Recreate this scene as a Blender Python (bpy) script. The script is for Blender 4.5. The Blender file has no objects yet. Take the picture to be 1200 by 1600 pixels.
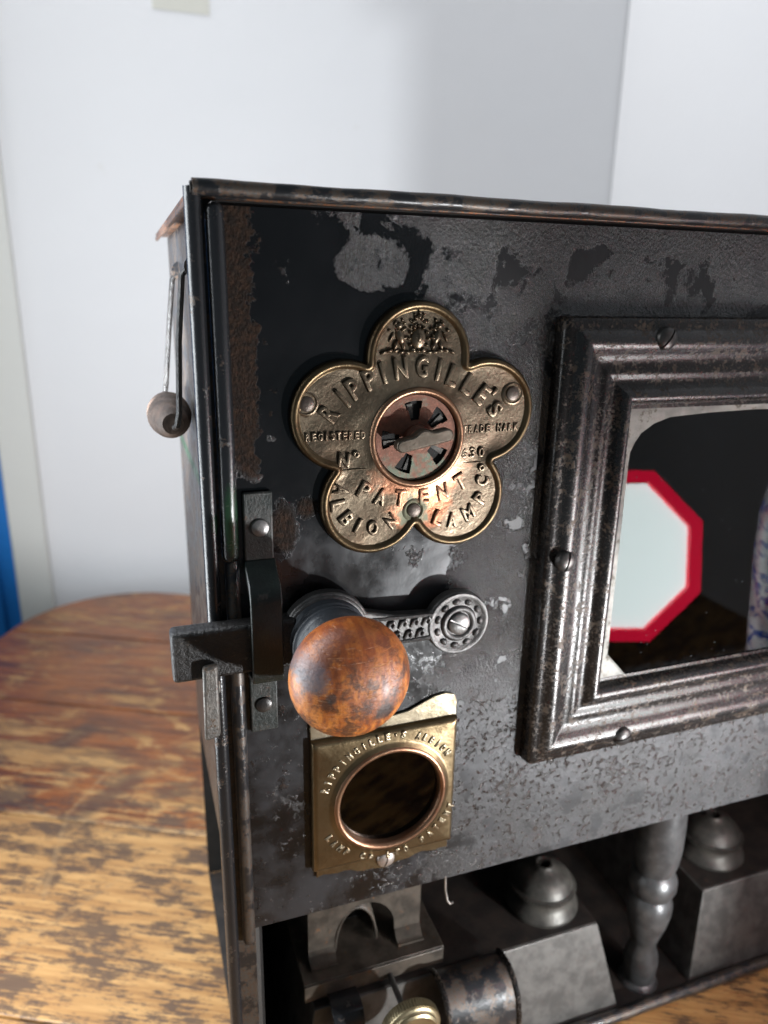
import bpy, bmesh, math, random
from mathutils import Matrix, Vector
random.seed(7)
R = math.radians
S = 0.001                                   # all lengths below are millimetres
sc = bpy.context.scene
col = sc.collection

# ------------------------------------------------------------------ camera
cam_d = bpy.data.cameras.new('camera')
cam = bpy.data.objects.new('camera', cam_d)
col.objects.link(cam)
right = Vector((0.94393415, -0.3296536, 0.01779932))
up = Vector((0.07927241, 0.27866783, 0.9571103))
back = Vector((-0.32047495, -0.90203811, 0.28917652))
cam.matrix_world = Matrix(((right.x, up.x, back.x, -0.1037), (right.y, up.y, back.y, -0.2565),
                           (right.z, up.z, back.z, 0.4000), (0, 0, 0, 1)))
cam_d.sensor_fit = 'HORIZONTAL'
cam_d.sensor_width = 36.0
cam_d.lens = 36.0 * 1136 / 1200
cam_d.clip_start = 0.01
cam_d.clip_end = 50
cam_d.dof.use_dof = True
cam_d.dof.focus_distance = 0.272
cam_d.dof.aperture_fstop = 11.5
sc.camera = cam

# ------------------------------------------------------------------ world, lamps, exposure
world = bpy.data.worlds.new('World')
sc.world = world
world.use_nodes = True
bg = world.node_tree.nodes['Background']
bg.inputs['Color'].default_value = (0.66, 0.86, 1.0, 1)
bg.inputs['Strength'].default_value = 0.12
sc.view_settings.view_transform = 'Standard'
sc.view_settings.look = 'None'
sc.view_settings.gamma = 1.0
sc.view_settings.exposure = 0.0
sc.cycles.use_denoising = True
sc.cycles.max_bounces = 8

def area(name, loc, target, w, h, watts, color):
    d = bpy.data.lights.new(name, 'AREA')
    d.shape = 'RECTANGLE'; d.size = w; d.size_y = h
    d.energy = watts; d.color = color
    o = bpy.data.objects.new(name, d)
    col.objects.link(o)
    o.location = loc
    o.rotation_euler = (Vector(target) - Vector(loc)).to_track_quat('-Z', 'Y').to_euler()
    return o
SIDE_LAMP = Vector((-0.166, 0.030, 0.335))          # cool lamp standing on the table, to the left
FRONT_LAMP = Vector((0.232, -0.175, 0.214))          # red rimmed lamp, seen mirrored in the oven glass
FRONT_LAMP_RADIANCE = 21.0
FILL_PANEL = Vector((-0.330, 0.065, 0.340))            # unseen panel added to put long highlights on the left beads
TORCH = Vector((0.235, -0.300, 0.095))               # small hard torch lying low in front of the door
TORCH_AIM = Vector((0.03, 0.0, 0.27))
def bulb(name, kind, loc, watts, color, radius, aim=None, cone=120, blend=0.5):
    d = bpy.data.lights.new(name, kind)
    d.energy = watts; d.color = color; d.shadow_soft_size = radius
    o = bpy.data.objects.new(name, d); col.objects.link(o); o.location = loc
    if kind == 'SPOT':
        d.spot_size = R(cone); d.spot_blend = blend
        o.rotation_euler = (Vector(aim) - Vector(loc)).to_track_quat('-Z', 'Y').to_euler()
    return o
area('fill_panel_light', FILL_PANEL, FILL_PANEL + Vector((1.0, 0.0, -0.06)), 0.19, 0.58, 4.6, (0.90, 0.955, 1.0))
bulb('side_lamp_beam', 'SPOT', SIDE_LAMP, 11.0, (0.92, 0.96, 1.0), 0.009, (-0.03, 0.80, 0.56), 92, 0.35)
bulb('torch_light', 'SPOT', TORCH, 11.0, (0.95, 0.98, 1.0), 0.007, TORCH_AIM, 110, 0.6)
l = area('overhead_fill', (-0.45, 0.52, 1.55), (0.64, 0.40, 0.65), 0.5, 0.4, 11.6, (0.985, 0.985, 1.0))  # unseen overhead fill, added to brighten the right wall

# ------------------------------------------------------------------ node helpers
class Mat:
    def __init__(self, name):
        self.m = bpy.data.materials.new(name)
        self.m.use_nodes = True
        self.nt = self.m.node_tree
        self.bsdf = self.nt.nodes['Principled BSDF']
        tc = self.nt.nodes.new('ShaderNodeTexCoord')
        sc_ = self.nt.nodes.new('ShaderNodeVectorMath'); sc_.operation = 'SCALE'
        sc_.inputs['Scale'].default_value = 1000.0
        self.nt.links.new(tc.outputs['Object'], sc_.inputs[0])
        self.co = sc_.outputs[0]
        self._xyz = None
    def link(self, a, inp):
        if isinstance(a, (int, float)):
            inp.default_value = a
        elif isinstance(a, tuple):
            v = a if len(a) == 4 or inp.type == 'VECTOR' else (*a, 1)
            inp.default_value = v
        else:
            self.nt.links.new(a, inp)
    def xyz(self):
        if not self._xyz:
            n = self.nt.nodes.new('ShaderNodeSeparateXYZ')
            self.nt.links.new(self.co, n.inputs[0])
            self._xyz = n.outputs
        return self._xyz
    def math(self, op, a, b=0.0, clamp=False):
        n = self.nt.nodes.new('ShaderNodeMath'); n.operation = op; n.use_clamp = clamp
        self.link(a, n.inputs[0]); self.link(b, n.inputs[1])
        return n.outputs[0]
    def add(self, a, b): return self.math('ADD', a, b)
    def mul(self, a, b): return self.math('MULTIPLY', a, b)
    def maprot(self, vec=None, scale=(1, 1, 1), rot=(0, 0, 0), loc=(0, 0, 0)):
        n = self.nt.nodes.new('ShaderNodeMapping')
        n.inputs['Scale'].default_value = scale
        n.inputs['Rotation'].default_value = rot
        n.inputs['Location'].default_value = loc
        self.nt.links.new(vec or self.co, n.inputs['Vector'])
        return n.outputs[0]
    def noise(self, scale, detail=4, rough=0.55, vec=None, dist=0.0, lac=2.0):
        n = self.nt.nodes.new('ShaderNodeTexNoise')
        n.inputs['Scale'].default_value = scale
        n.inputs['Detail'].default_value = detail
        n.inputs['Roughness'].default_value = rough
        n.inputs['Lacunarity'].default_value = lac
        n.inputs['Distortion'].default_value = dist
        self.nt.links.new(vec or self.co, n.inputs['Vector'])
        return n.outputs[0]
    def voronoi(self, scale, vec=None, feature='F1', rnd=1.0):
        n = self.nt.nodes.new('ShaderNodeTexVoronoi')
        n.feature = feature
        n.inputs['Scale'].default_value = scale
        n.inputs['Randomness'].default_value = rnd
        self.nt.links.new(vec or self.co, n.inputs['Vector'])
        return n.outputs[0]
    def step(self, v, lo, hi, a=0.0, b=1.0):
        n = self.nt.nodes.new('ShaderNodeMapRange'); n.interpolation_type = 'SMOOTHSTEP'
        self.link(v, n.inputs[0])
        n.inputs[1].default_value = lo; n.inputs[2].default_value = hi
        n.inputs[3].default_value = a; n.inputs[4].default_value = b
        return n.outputs[0]
    def mix(self, f, a, b):
        n = self.nt.nodes.new('ShaderNodeMix'); n.data_type = 'RGBA'
        self.link(f, n.inputs[0]); self.link(a, n.inputs[6]); self.link(b, n.inputs[7])
        return n.outputs[2]
    def mixf(self, f, a, b):
        n = self.nt.nodes.new('ShaderNodeMix'); n.data_type = 'FLOAT'
        self.link(f, n.inputs[0]); self.link(a, n.inputs[2]); self.link(b, n.inputs[3])
        return n.outputs[0]
    def ramp(self, f, stops):
        n = self.nt.nodes.new('ShaderNodeValToRGB')
        e = n.color_ramp.elements
        while len(e) < len(stops): e.new(0.5)
        for i, (p, c) in enumerate(stops):
            e[i].position = p; e[i].color = (*c, 1)
        self.link(f, n.inputs[0])
        return n.outputs[0]
    def spot(self, cx, cz, rx, rz, wob=None):
        """1 inside an ellipse in X/Z, fading to 0 at its edge"""
        x, y, z = self.xyz()
        dx = self.mul(self.add(x, -cx), 1.0 / rx)
        dz = self.mul(self.add(z, -cz), 1.0 / rz)
        d = self.math('SQRT', self.add(self.mul(dx, dx), self.mul(dz, dz)))
        if wob is not None: d = self.add(d, wob)
        return self.step(d, 0.55, 1.0, 1.0, 0.0)
    def bump(self, h, dist, strength=1.0, normal=None):
        n = self.nt.nodes.new('ShaderNodeBump')
        n.inputs['Strength'].default_value = strength
        n.inputs['Distance'].default_value = dist * S
        self.link(h, n.inputs['Height'])
        if normal is not None: self.nt.links.new(normal, n.inputs['Normal'])
        return n.outputs[0]
    def out(self, color=None, rough=None, metal=None, normal=None, **kw):
        b = self.bsdf
        if color is not None: self.link(color, b.inputs['Base Color'])
        if rough is not None: self.link(rough, b.inputs['Roughness'])
        if metal is not None: self.link(metal, b.inputs['Metallic'])
        if normal is not None: self.nt.links.new(normal, b.inputs['Normal'])
        for k, v in kw.items():
            self.link(v, b.inputs[k.replace('_', ' ')])
        return self.m

M = {}
def m_door():
    k = Mat('worn black japanning')
    x, y, z = k.xyz()
    big = k.noise(0.050, 10, 0.60, dist=0.5)
    fine = k.noise(0.35, 6, 0.65)
    bias = k.add(k.step(x, -22, 26, -0.17, 0.09), k.mul(k.add(k.noise(0.11, 6, 0.6, vec=k.maprot(loc=(5, 50, 9))), -0.5), 0.28))
    topb = k.mul(k.spot(-18, 409, 18, 13), 0.20)
    topb = k.add(topb, k.mul(k.step(z, 414, 424), k.step(x, -55, -30, 0.0, 0.16)))
    low = k.step(z, 262, 215)                                     # speckled lower half
    left = k.step(x, -47, -58)
    bias = k.add(bias, topb)
    bias = k.add(bias, k.mul(k.spot(-30, 262, 62, 42), -0.22))       # paint still sound round the latch
    mott = k.mul(k.add(k.noise(0.42, 8, 0.72, vec=k.maprot(loc=(9, 31, 4))), -0.5), 0.26)
    w_big = k.step(k.add(k.add(big, bias), mott), 0.485, 0.535)
    spk = k.step(k.add(k.add(fine, k.mul(big, 0.5)), k.step(x, -70, 40, -0.10, 0.04)), 0.77, 0.89)
    w_low = k.mul(spk, low)
    worn = k.math('MAXIMUM', k.mul(w_big, k.math('SUBTRACT', 1.0, k.mul(low, 0.75))), w_low)
    # rusty strip beside the rolled edge
    rn = k.noise(0.10, 8, 0.6)
    rx = k.add(x, k.mul(k.add(rn, -0.5), -26.0))
    rust = k.mul(k.step(rx, -60.5, -61.5), k.step(k.add(z, k.mul(rn, 30)), 350, 356))
    rust2 = k.mul(k.step(k.noise(0.09, 8, 0.7, vec=k.maprot(loc=(13, 5, 80))), 0.62, 0.66), left)
    rust2 = k.math('MAXIMUM', rust2, k.spot(-52.5, 314, 6.5, 12, k.mul(k.add(fine, -0.5), 1.5)))
    rust2 = k.math('MAXIMUM', rust2, k.spot(-43.5, 322, 4.6, 4.6, k.mul(k.add(fine, -0.5), 1.6)))
    rust = k.math('MAXIMUM', rust, rust2)
    grain = k.noise(1.7, 4, 0.7, vec=k.maprot(scale=(1.0, 1, 0.75), rot=(0, R(25), 0)))
    gcell = k.voronoi(0.95, vec=k.maprot(scale=(1.0, 1, 0.7), rot=(0, R(30), 0)))
    metalc = k.mix(k.noise(0.08, 6, 0.6), (0.075, 0.075, 0.078), (0.20, 0.198, 0.196))
    metalc = k.mix(k.step(fine, 0.56, 0.68, 0.0, 0.5), metalc, (0.10, 0.07, 0.055))
    rustc = k.mix(k.step(fine, 0.42, 0.62), (0.024, 0.018, 0.015), (0.048, 0.029, 0.020))
    hazen = k.step(k.noise(0.03, 5, 0.6), 0.40, 0.62)
    refl_haze = k.mul(hazen, k.step(z, 335, 290, 0.08, 1.0))           # grey room reflection put into the paint colour below the plaque
    paintc = k.mix(k.mul(refl_haze, 0.9), (0.004, 0.004, 0.0045), (0.024, 0.025, 0.028))
    c = k.mix(worn, paintc, metalc)
    c = k.mix(rust, c, rustc)
    r = k.mixf(worn, k.math('MAXIMUM', k.mixf(refl_haze, 0.22, 0.40), k.step(x, 5, 35, 0.2, 0.46)), k.mixf(fine, 0.17, 0.30))
    r = k.mixf(rust, r, 0.9)
    met = k.mul(k.mul(worn, 1.0), k.math('SUBTRACT', 1.0, rust))
    rough_area = k.math('MAXIMUM', worn, rust)
    h1 = k.add(k.mul(rough_area, k.add(k.mul(grain, 0.55), k.mul(gcell, 0.30))), k.mul(worn, -0.35))
    n1 = k.bump(k.noise(0.03, 3, 0.5), 2.2, 0.5)
    n2 = k.bump(h1, 1.8, 1.0, n1)
    n3 = k.bump(k.noise(0.8, 3, 0.6), 0.05, 0.6, n2)
    return k.out(c, r, met, n3, Specular_IOR_Level=k.mixf(rust, 0.5, 0.12))
M['door'] = m_door()

def m_blackmetal(name, wear=0.5, brown=(0.085, 0.055, 0.038), rough=0.30):
    k = Mat(name)
    a = k.noise(0.12, 8, 0.65)
    f = k.noise(0.9, 5, 0.6)
    w = k.step(k.add(a, k.mul(k.add(f, -0.5), 0.35)), wear, wear + 0.08)
    b = k.mix(k.step(f, 0.4, 0.65), (0.075, 0.068, 0.06), brown)
    c = k.mix(w, (0.012, 0.0125, 0.014), b)
    c = k.mix(k.mul(k.math('MAXIMUM', k.spot(-71.8, 320, 3.6, 17, k.mul(k.add(f, -0.5), 0.8)), k.spot(-77.5, 319, 2, 4.5)), 0.8), c, (0.012, 0.040, 0.018))
    r = k.mixf(w, rough, 0.44)
    n = k.bump(k.add(k.mul(w, -0.3), k.mul(f, 0.55)), 0.22, 0.8)
    return k.out(c, r, k.mul(w, 0.5), n)
M['black'] = m_blackmetal('black enamelled sheet edge', 0.60, rough=0.24)
M['edge'] = m_blackmetal('brown worn sheet edge', 0.46, rough=0.28)
M['lidmetal'] = m_blackmetal('rusty lid sheet', 0.40, (0.22, 0.085, 0.032), 0.4)

def m_frame():
    k = Mat('pressed window moulding')
    a = k.noise(0.16, 8, 0.7)
    f = k.noise(0.7, 6, 0.7)
    w = k.step(k.add(a, k.mul(k.add(f, -0.5), 0.9)), 0.535, 0.66)
    c = k.mix(k.noise(0.05, 4, 0.5), (0.042, 0.040, 0.040), (0.082, 0.079, 0.077))
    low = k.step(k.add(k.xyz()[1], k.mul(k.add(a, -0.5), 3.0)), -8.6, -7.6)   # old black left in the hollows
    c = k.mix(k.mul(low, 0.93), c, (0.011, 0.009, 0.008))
    c = k.mix(w, c, k.mix(f, (0.020, 0.020, 0.014), (0.085, 0.052, 0.032)))
    r = k.mixf(w, k.mixf(f, 0.22, 0.32), 0.6)
    n = k.bump(k.noise(0.06, 3, 0.5), 0.6, 0.5)
    n = k.bump(k.add(f, k.mul(w, 0.3)), 0.12, 0.7, n)
    return k.out(c, r, k.mul(k.mixf(w, 0.85, 0.25), k.math('SUBTRACT', 1.0, k.mul(low, 0.6))), n)
M['frame'] = m_frame()

def m_iron(name, c0, c1, rough=0.45, metal=0.7, bscale=0.8, bd=0.3, rust=None, rt=0.6):
    k = Mat(name)
    a = k.noise(0.1, 7, 0.6)
    f = k.noise(bscale, 5, 0.65)
    c = k.mix(k.step(a, 0.35, 0.65), c0, c1)
    r = k.mixf(f, rough - 0.1, rough + 0.12)
    met = metal
    if rust:
        w = k.step(k.add(k.noise(0.13, 8, 0.7, vec=k.maprot(loc=(40, 9, 3))), k.mul(k.add(f, -0.5), 0.5)), rt, rt + 0.1)
        c = k.mix(w, c, rust); r = k.mixf(w, r, 0.8); met = k.mixf(w, metal, 0.1)
    n = k.bump(f, bd, 0.8)
    return k.out(c, r, met, n)
M['iron'] = m_iron('cast iron', (0.060, 0.058, 0.057), (0.125, 0.12, 0.116), 0.42, 0.75, 0.9, 0.30)
M['latchbar'] = m_iron('black forged bar', (0.008, 0.0075, 0.0075), (0.018, 0.016, 0.015), 0.40, 0.1, 0.55, 1.1, (0.10, 0.08, 0.065), 0.64)
M['catch'] = m_iron('rubbed steel catch', (0.10, 0.095, 0.088), (0.17, 0.155, 0.14), 0.45, 0.6, 0.8, 0.3, (0.085, 0.052, 0.03), 0.55)
M['bracket'] = m_iron('green black bracket paint', (0.004, 0.006, 0.005), (0.009, 0.014, 0.011), 0.34, 0.0, 0.9, 0.22, (0.030, 0.028, 0.025), 0.64)
M['brackettab'] = m_iron('worn bracket tab', (0.018, 0.023, 0.021), (0.048, 0.047, 0.043), 0.40, 0.2, 0.8, 0.35, (0.10, 0.06, 0.04), 0.60)
M['rivet'] = m_iron('worn steel rivet', (0.12, 0.12, 0.118), (0.24, 0.23, 0.22), 0.38, 0.75, 0.9, 0.2, (0.10, 0.06, 0.045), 0.6)
M['screw'] = m_iron('dark steel screw', (0.04, 0.038, 0.037), (0.09, 0.083, 0.078), 0.34, 0.7, 0.9, 0.12)
M['palescrew'] = m_iron('pale steel screw', (0.30, 0.28, 0.26), (0.48, 0.42, 0.38), 0.36, 0.8, 0.9, 0.12)
M['tank'] = m_iron('grey tinplate', (0.062, 0.059, 0.055), (0.112, 0.107, 0.10), 0.46, 0.4, 0.25, 0.12, (0.10, 0.072, 0.055), 0.66)
M['tanktop'] = m_iron('rusted tinplate', (0.012, 0.010, 0.009), (0.028, 0.021, 0.017), 0.55, 0.1, 0.6, 0.25, (0.085, 0.05, 0.032), 0.64)
M['burner'] = m_iron('browned burner sheet', (0.040, 0.033, 0.026), (0.085, 0.070, 0.055), 0.48, 0.3, 0.5, 0.2, (0.11, 0.055, 0.025), 0.60)
M['cap'] = m_iron('dull zinc alloy', (0.040, 0.038, 0.034), (0.085, 0.080, 0.070), 0.44, 0.5, 0.7, 0.12)
M['plaquerivet'] = m_iron('tarnished rivet', (0.055, 0.043, 0.036), (0.11, 0.088, 0.072), 0.40, 0.6, 0.9, 0.2, (0.09, 0.05, 0.03), 0.58)
M['wing'] = m_iron('worn brown bronze', (0.085, 0.068, 0.052), (0.15, 0.125, 0.098), 0.36, 0.75, 0.8, 0.06)
M['pillar'] = m_iron('grey cast iron pillar', (0.055, 0.055, 0.056), (0.10, 0.10, 0.10), 0.36, 0.55, 0.35, 0.25)
M['wickbrass'] = m_iron('yellow brass', (0.20, 0.165, 0.10), (0.38, 0.32, 0.20), 0.36, 0.9, 0.8, 0.1)
M['steel'] = m_iron('bare steel wire', (0.30, 0.28, 0.26), (0.45, 0.43, 0.4), 0.4, 0.9, 1.0, 0.1)
M['handlewood'] = m_iron('weathered turned grip', (0.030, 0.018, 0.012), (0.085, 0.055, 0.040), 0.65, 0.0, 0.3, 0.8)
M['inside'] = m_iron('sooty inside', (0.005, 0.0045, 0.004), (0.010, 0.009, 0.008), 0.8, 0.0, 0.4, 0.3)
M['mat'] = m_iron('pale glazing tin', (0.18, 0.175, 0.16), (0.30, 0.29, 0.26), 0.6, 0.0, 0.5, 0.3, (0.11, 0.095, 0.075), 0.56)

def m_brass(name, c0, c1, warm, bumpd=0.25, rough=0.33, plaque=False):
    k = Mat(name)
    a = k.noise(0.06, 6, 0.6, dist=0.4)
    f = k.noise(0.9, 5, 0.65)
    c = k.mix(k.step(a, 0.32, 0.68), c0, c1)
    c = k.mix(k.step(k.noise(0.045, 4, 0.55, vec=k.maprot(loc=(71, 3, 20))), 0.48, 0.72, 0.0, 0.7), c, warm)
    r = k.mixf(f, rough - 0.08, rough + 0.14)
    met = 0.92
    if plaque:
        wob = k.mul(k.add(k.noise(0.25, 5, 0.6), -0.5), 1.2)
        red = k.math('MAXIMUM', k.mul(k.spot(2, 318, 15, 11, wob), 0.75), k.mul(k.spot(0, 331, 24, 9, wob), 0.5))
        c = k.mix(red, c, (0.40, 0.16, 0.085))
        grn = k.mul(k.spot(-1, 318, 7, 8, k.mul(wob, 1.6)), 0.65)
        c = k.mix(grn, c, (0.10, 0.20, 0.14))
        met = k.mixf(grn, 0.92, 0.2)
        r = k.mixf(grn, r, 0.7)
    n = k.bump(k.noise(0.09, 3, 0.5), 0.65, 0.7)
    n = k.bump(f, bumpd, 0.7, n)
    return k.out(c, r, met, n)
M['plaque'] = m_brass('aged brass plaque', (0.095, 0.071, 0.049), (0.175, 0.138, 0.096), (0.105, 0.062, 0.036), 0.16, 0.30, True)
M['plaquerim'] = m_brass('brass plaque rim', (0.075, 0.052, 0.030), (0.13, 0.092, 0.050), (0.065, 0.036, 0.017), 0.12, 0.32)
M['sightbrass'] = m_brass('yellow brass sight plate', (0.135, 0.098, 0.054), (0.185, 0.138, 0.078), (0.14, 0.088, 0.045), 0.08, 0.31)
M['sightletter'] = m_brass('rubbed sight plate lettering', (0.30, 0.25, 0.17), (0.42, 0.36, 0.26), (0.30, 0.24, 0.155), 0.08, 0.30)
M['coppering'] = m_brass('copper ring', (0.25, 0.135, 0.082), (0.33, 0.20, 0.125), (0.21, 0.098, 0.055), 0.1, 0.32)

def m_disc():
    k = Mat('coppered vent disc')
    x, y, z = k.xyz()
    f = k.noise(0.5, 7, 0.7)
    g = k.noise(0.14, 6, 0.65)
    c = k.mix(k.step(f, 0.38, 0.66), (0.165, 0.068, 0.042), (0.115, 0.052, 0.033))
    c = k.mix(k.step(g, 0.54, 0.64, 0.0, 0.6), c, (0.15, 0.115, 0.085))
    grn = k.mul(k.step(k.add(g, k.step(z, 345, 331, 0.0, 0.22)), 0.56, 0.72), k.step(f, 0.35, 0.6, 0.3, 1.0))
    c = k.mix(k.mul(grn, 0.75), c, (0.085, 0.14, 0.10))
    n = k.bump(f, 0.18, 0.8)
    return k.out(c, k.mixf(f, 0.45, 0.65), 0.45, n)
M['disc'] = m_disc()

def m_knob():
    k = Mat('varnished knob wood')
    x, y, z = k.xyz()
    g = k.noise(0.10, 6, 0.6, vec=k.maprot(scale=(3.2, 0.6, 1.0), rot=(0, R(28), 0)))
    f = k.noise(0.55, 7, 0.72)
    c = k.ramp(g, [(0.30, (0.11, 0.028, 0.009)), (0.46, (0.31, 0.085, 0.016)), (0.58, (0.50, 0.17, 0.030)), (0.72, (0.31, 0.075, 0.016))])
    c = k.mix(k.step(k.noise(0.13, 8, 0.72), 0.47, 0.60, 0.0, 0.9), c, (0.060, 0.022, 0.010))
    c = k.mix(k.step(f, 0.52, 0.64, 0.0, 0.5), c, (0.070, 0.024, 0.010))
    sc1 = k.step(k.noise(0.3, 3, 0.6, vec=k.maprot(scale=(0.5, 1, 9), rot=(0, R(62), 0))), 0.60, 0.66, 0.0, 0.55)
    c = k.mix(sc1, c, (0.55, 0.24, 0.07))
    wob = k.mul(k.add(f, -0.5), 1.3)
    drk = k.math('MAXIMUM', k.spot(-30, 264, 4.2, 4.2, wob), k.spot(-48.5, 272, 2.2, 2.6, wob))
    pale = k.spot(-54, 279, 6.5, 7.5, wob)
    c = k.mix(k.mul(drk, 0.85), c, (0.035, 0.028, 0.026))
    c = k.mix(k.mul(pale, 0.8), c, (0.075, 0.085, 0.105))  # cool left highlight painted into the knob colour as a bluish patch
    red = k.step(z, 276, 290, 0.0, 0.5)
    c = k.mix(red, c, (0.24, 0.05, 0.012))
    n = k.bump(k.add(k.mul(f, 0.7), k.mul(sc1, -0.6)), 0.35, 0.9)
    r = k.mixf(k.step(f, 0.4, 0.7), 0.38, 0.58)
    return k.out(c, r, 0.0, n, Coat_Weight=0.10, Coat_Roughness=0.28)
M['knobwood'] = m_knob()
def m_knobneck():
    k = Mat('blue black knob neck')
    f = k.noise(0.8, 5, 0.6)
    return k.out(k.mix(f, (0.016, 0.019, 0.024), (0.045, 0.050, 0.058)), k.mixf(f, 0.3, 0.5), 0.0, k.bump(f, 0.2, 0.8))
M['neck'] = m_knobneck()

def m_glass(name, tint, ior, dirty=True, gain=1.0):
    k = Mat(name)
    nt = k.nt
    nt.nodes.remove(k.bsdf)
    tr = nt.nodes.new('ShaderNodeBsdfTransparent'); tr.inputs[0].default_value = (*tint, 1)
    gl = nt.nodes.new('ShaderNodeBsdfGlossy'); gl.inputs['Roughness'].default_value = 0.012
    nt.links.new(k.bump(k.noise(0.022, 3, 0.5), 0.10, 0.35), gl.inputs['Normal'])     # old uneven glass
    fr = nt.nodes.new('ShaderNodeFresnel'); fr.inputs['IOR'].default_value = ior
    mx = nt.nodes.new('ShaderNodeMixShader')
    geo = nt.nodes.new('ShaderNodeNewGeometry')     # thin pane: only its outer face mirrors
    nt.links.new(k.mul(k.mul(fr.outputs[0], gain), k.math('SUBTRACT', 1.0, geo.outputs['Backfacing'])), mx.inputs[0]); nt.links.new(tr.outputs[0], mx.inputs[1]); nt.links.new(gl.outputs[0], mx.inputs[2])
    last = mx.outputs[0]
    if dirty:
        v = k.voronoi(0.28)
        speck = k.mul(k.step(v, 0.13, 0.07), k.step(k.noise(0.06, 3, 0.6), 0.52, 0.60))
        smear = k.mul(k.step(k.noise(0.035, 6, 0.65, vec=k.maprot(scale=(1, 1, 2.4), rot=(0, R(25), 0))), 0.55, 0.78), 0.006)
        grime = k.mul(k.step(k.add(k.xyz()[2], k.mul(k.noise(0.3, 5, 0.6), 14)), 240, 226), 0.02)
        fac = k.math('MAXIMUM', k.math('MAXIMUM', k.mul(speck, 0.10), smear), grime)
        df = nt.nodes.new('ShaderNodeBsdfDiffuse'); df.inputs[0].default_value = (0.55, 0.60, 0.66, 1)
        m2 = nt.nodes.new('ShaderNodeMixShader')
        nt.links.new(fac, m2.inputs[0]); nt.links.new(last, m2.inputs[1]); nt.links.new(df.outputs[0], m2.inputs[2])
        last = m2.outputs[0]
    nt.links.new(last, nt.nodes['Material Output'].inputs['Surface'])
    return k.m
M['glass'] = m_glass('window glass', (0.22, 0.23, 0.25), 1.5, True, 0.82)
M['sightglass'] = m_glass('dark red sight glass', (0.03, 0.014, 0.010), 1.5, False, 1.0)

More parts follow.
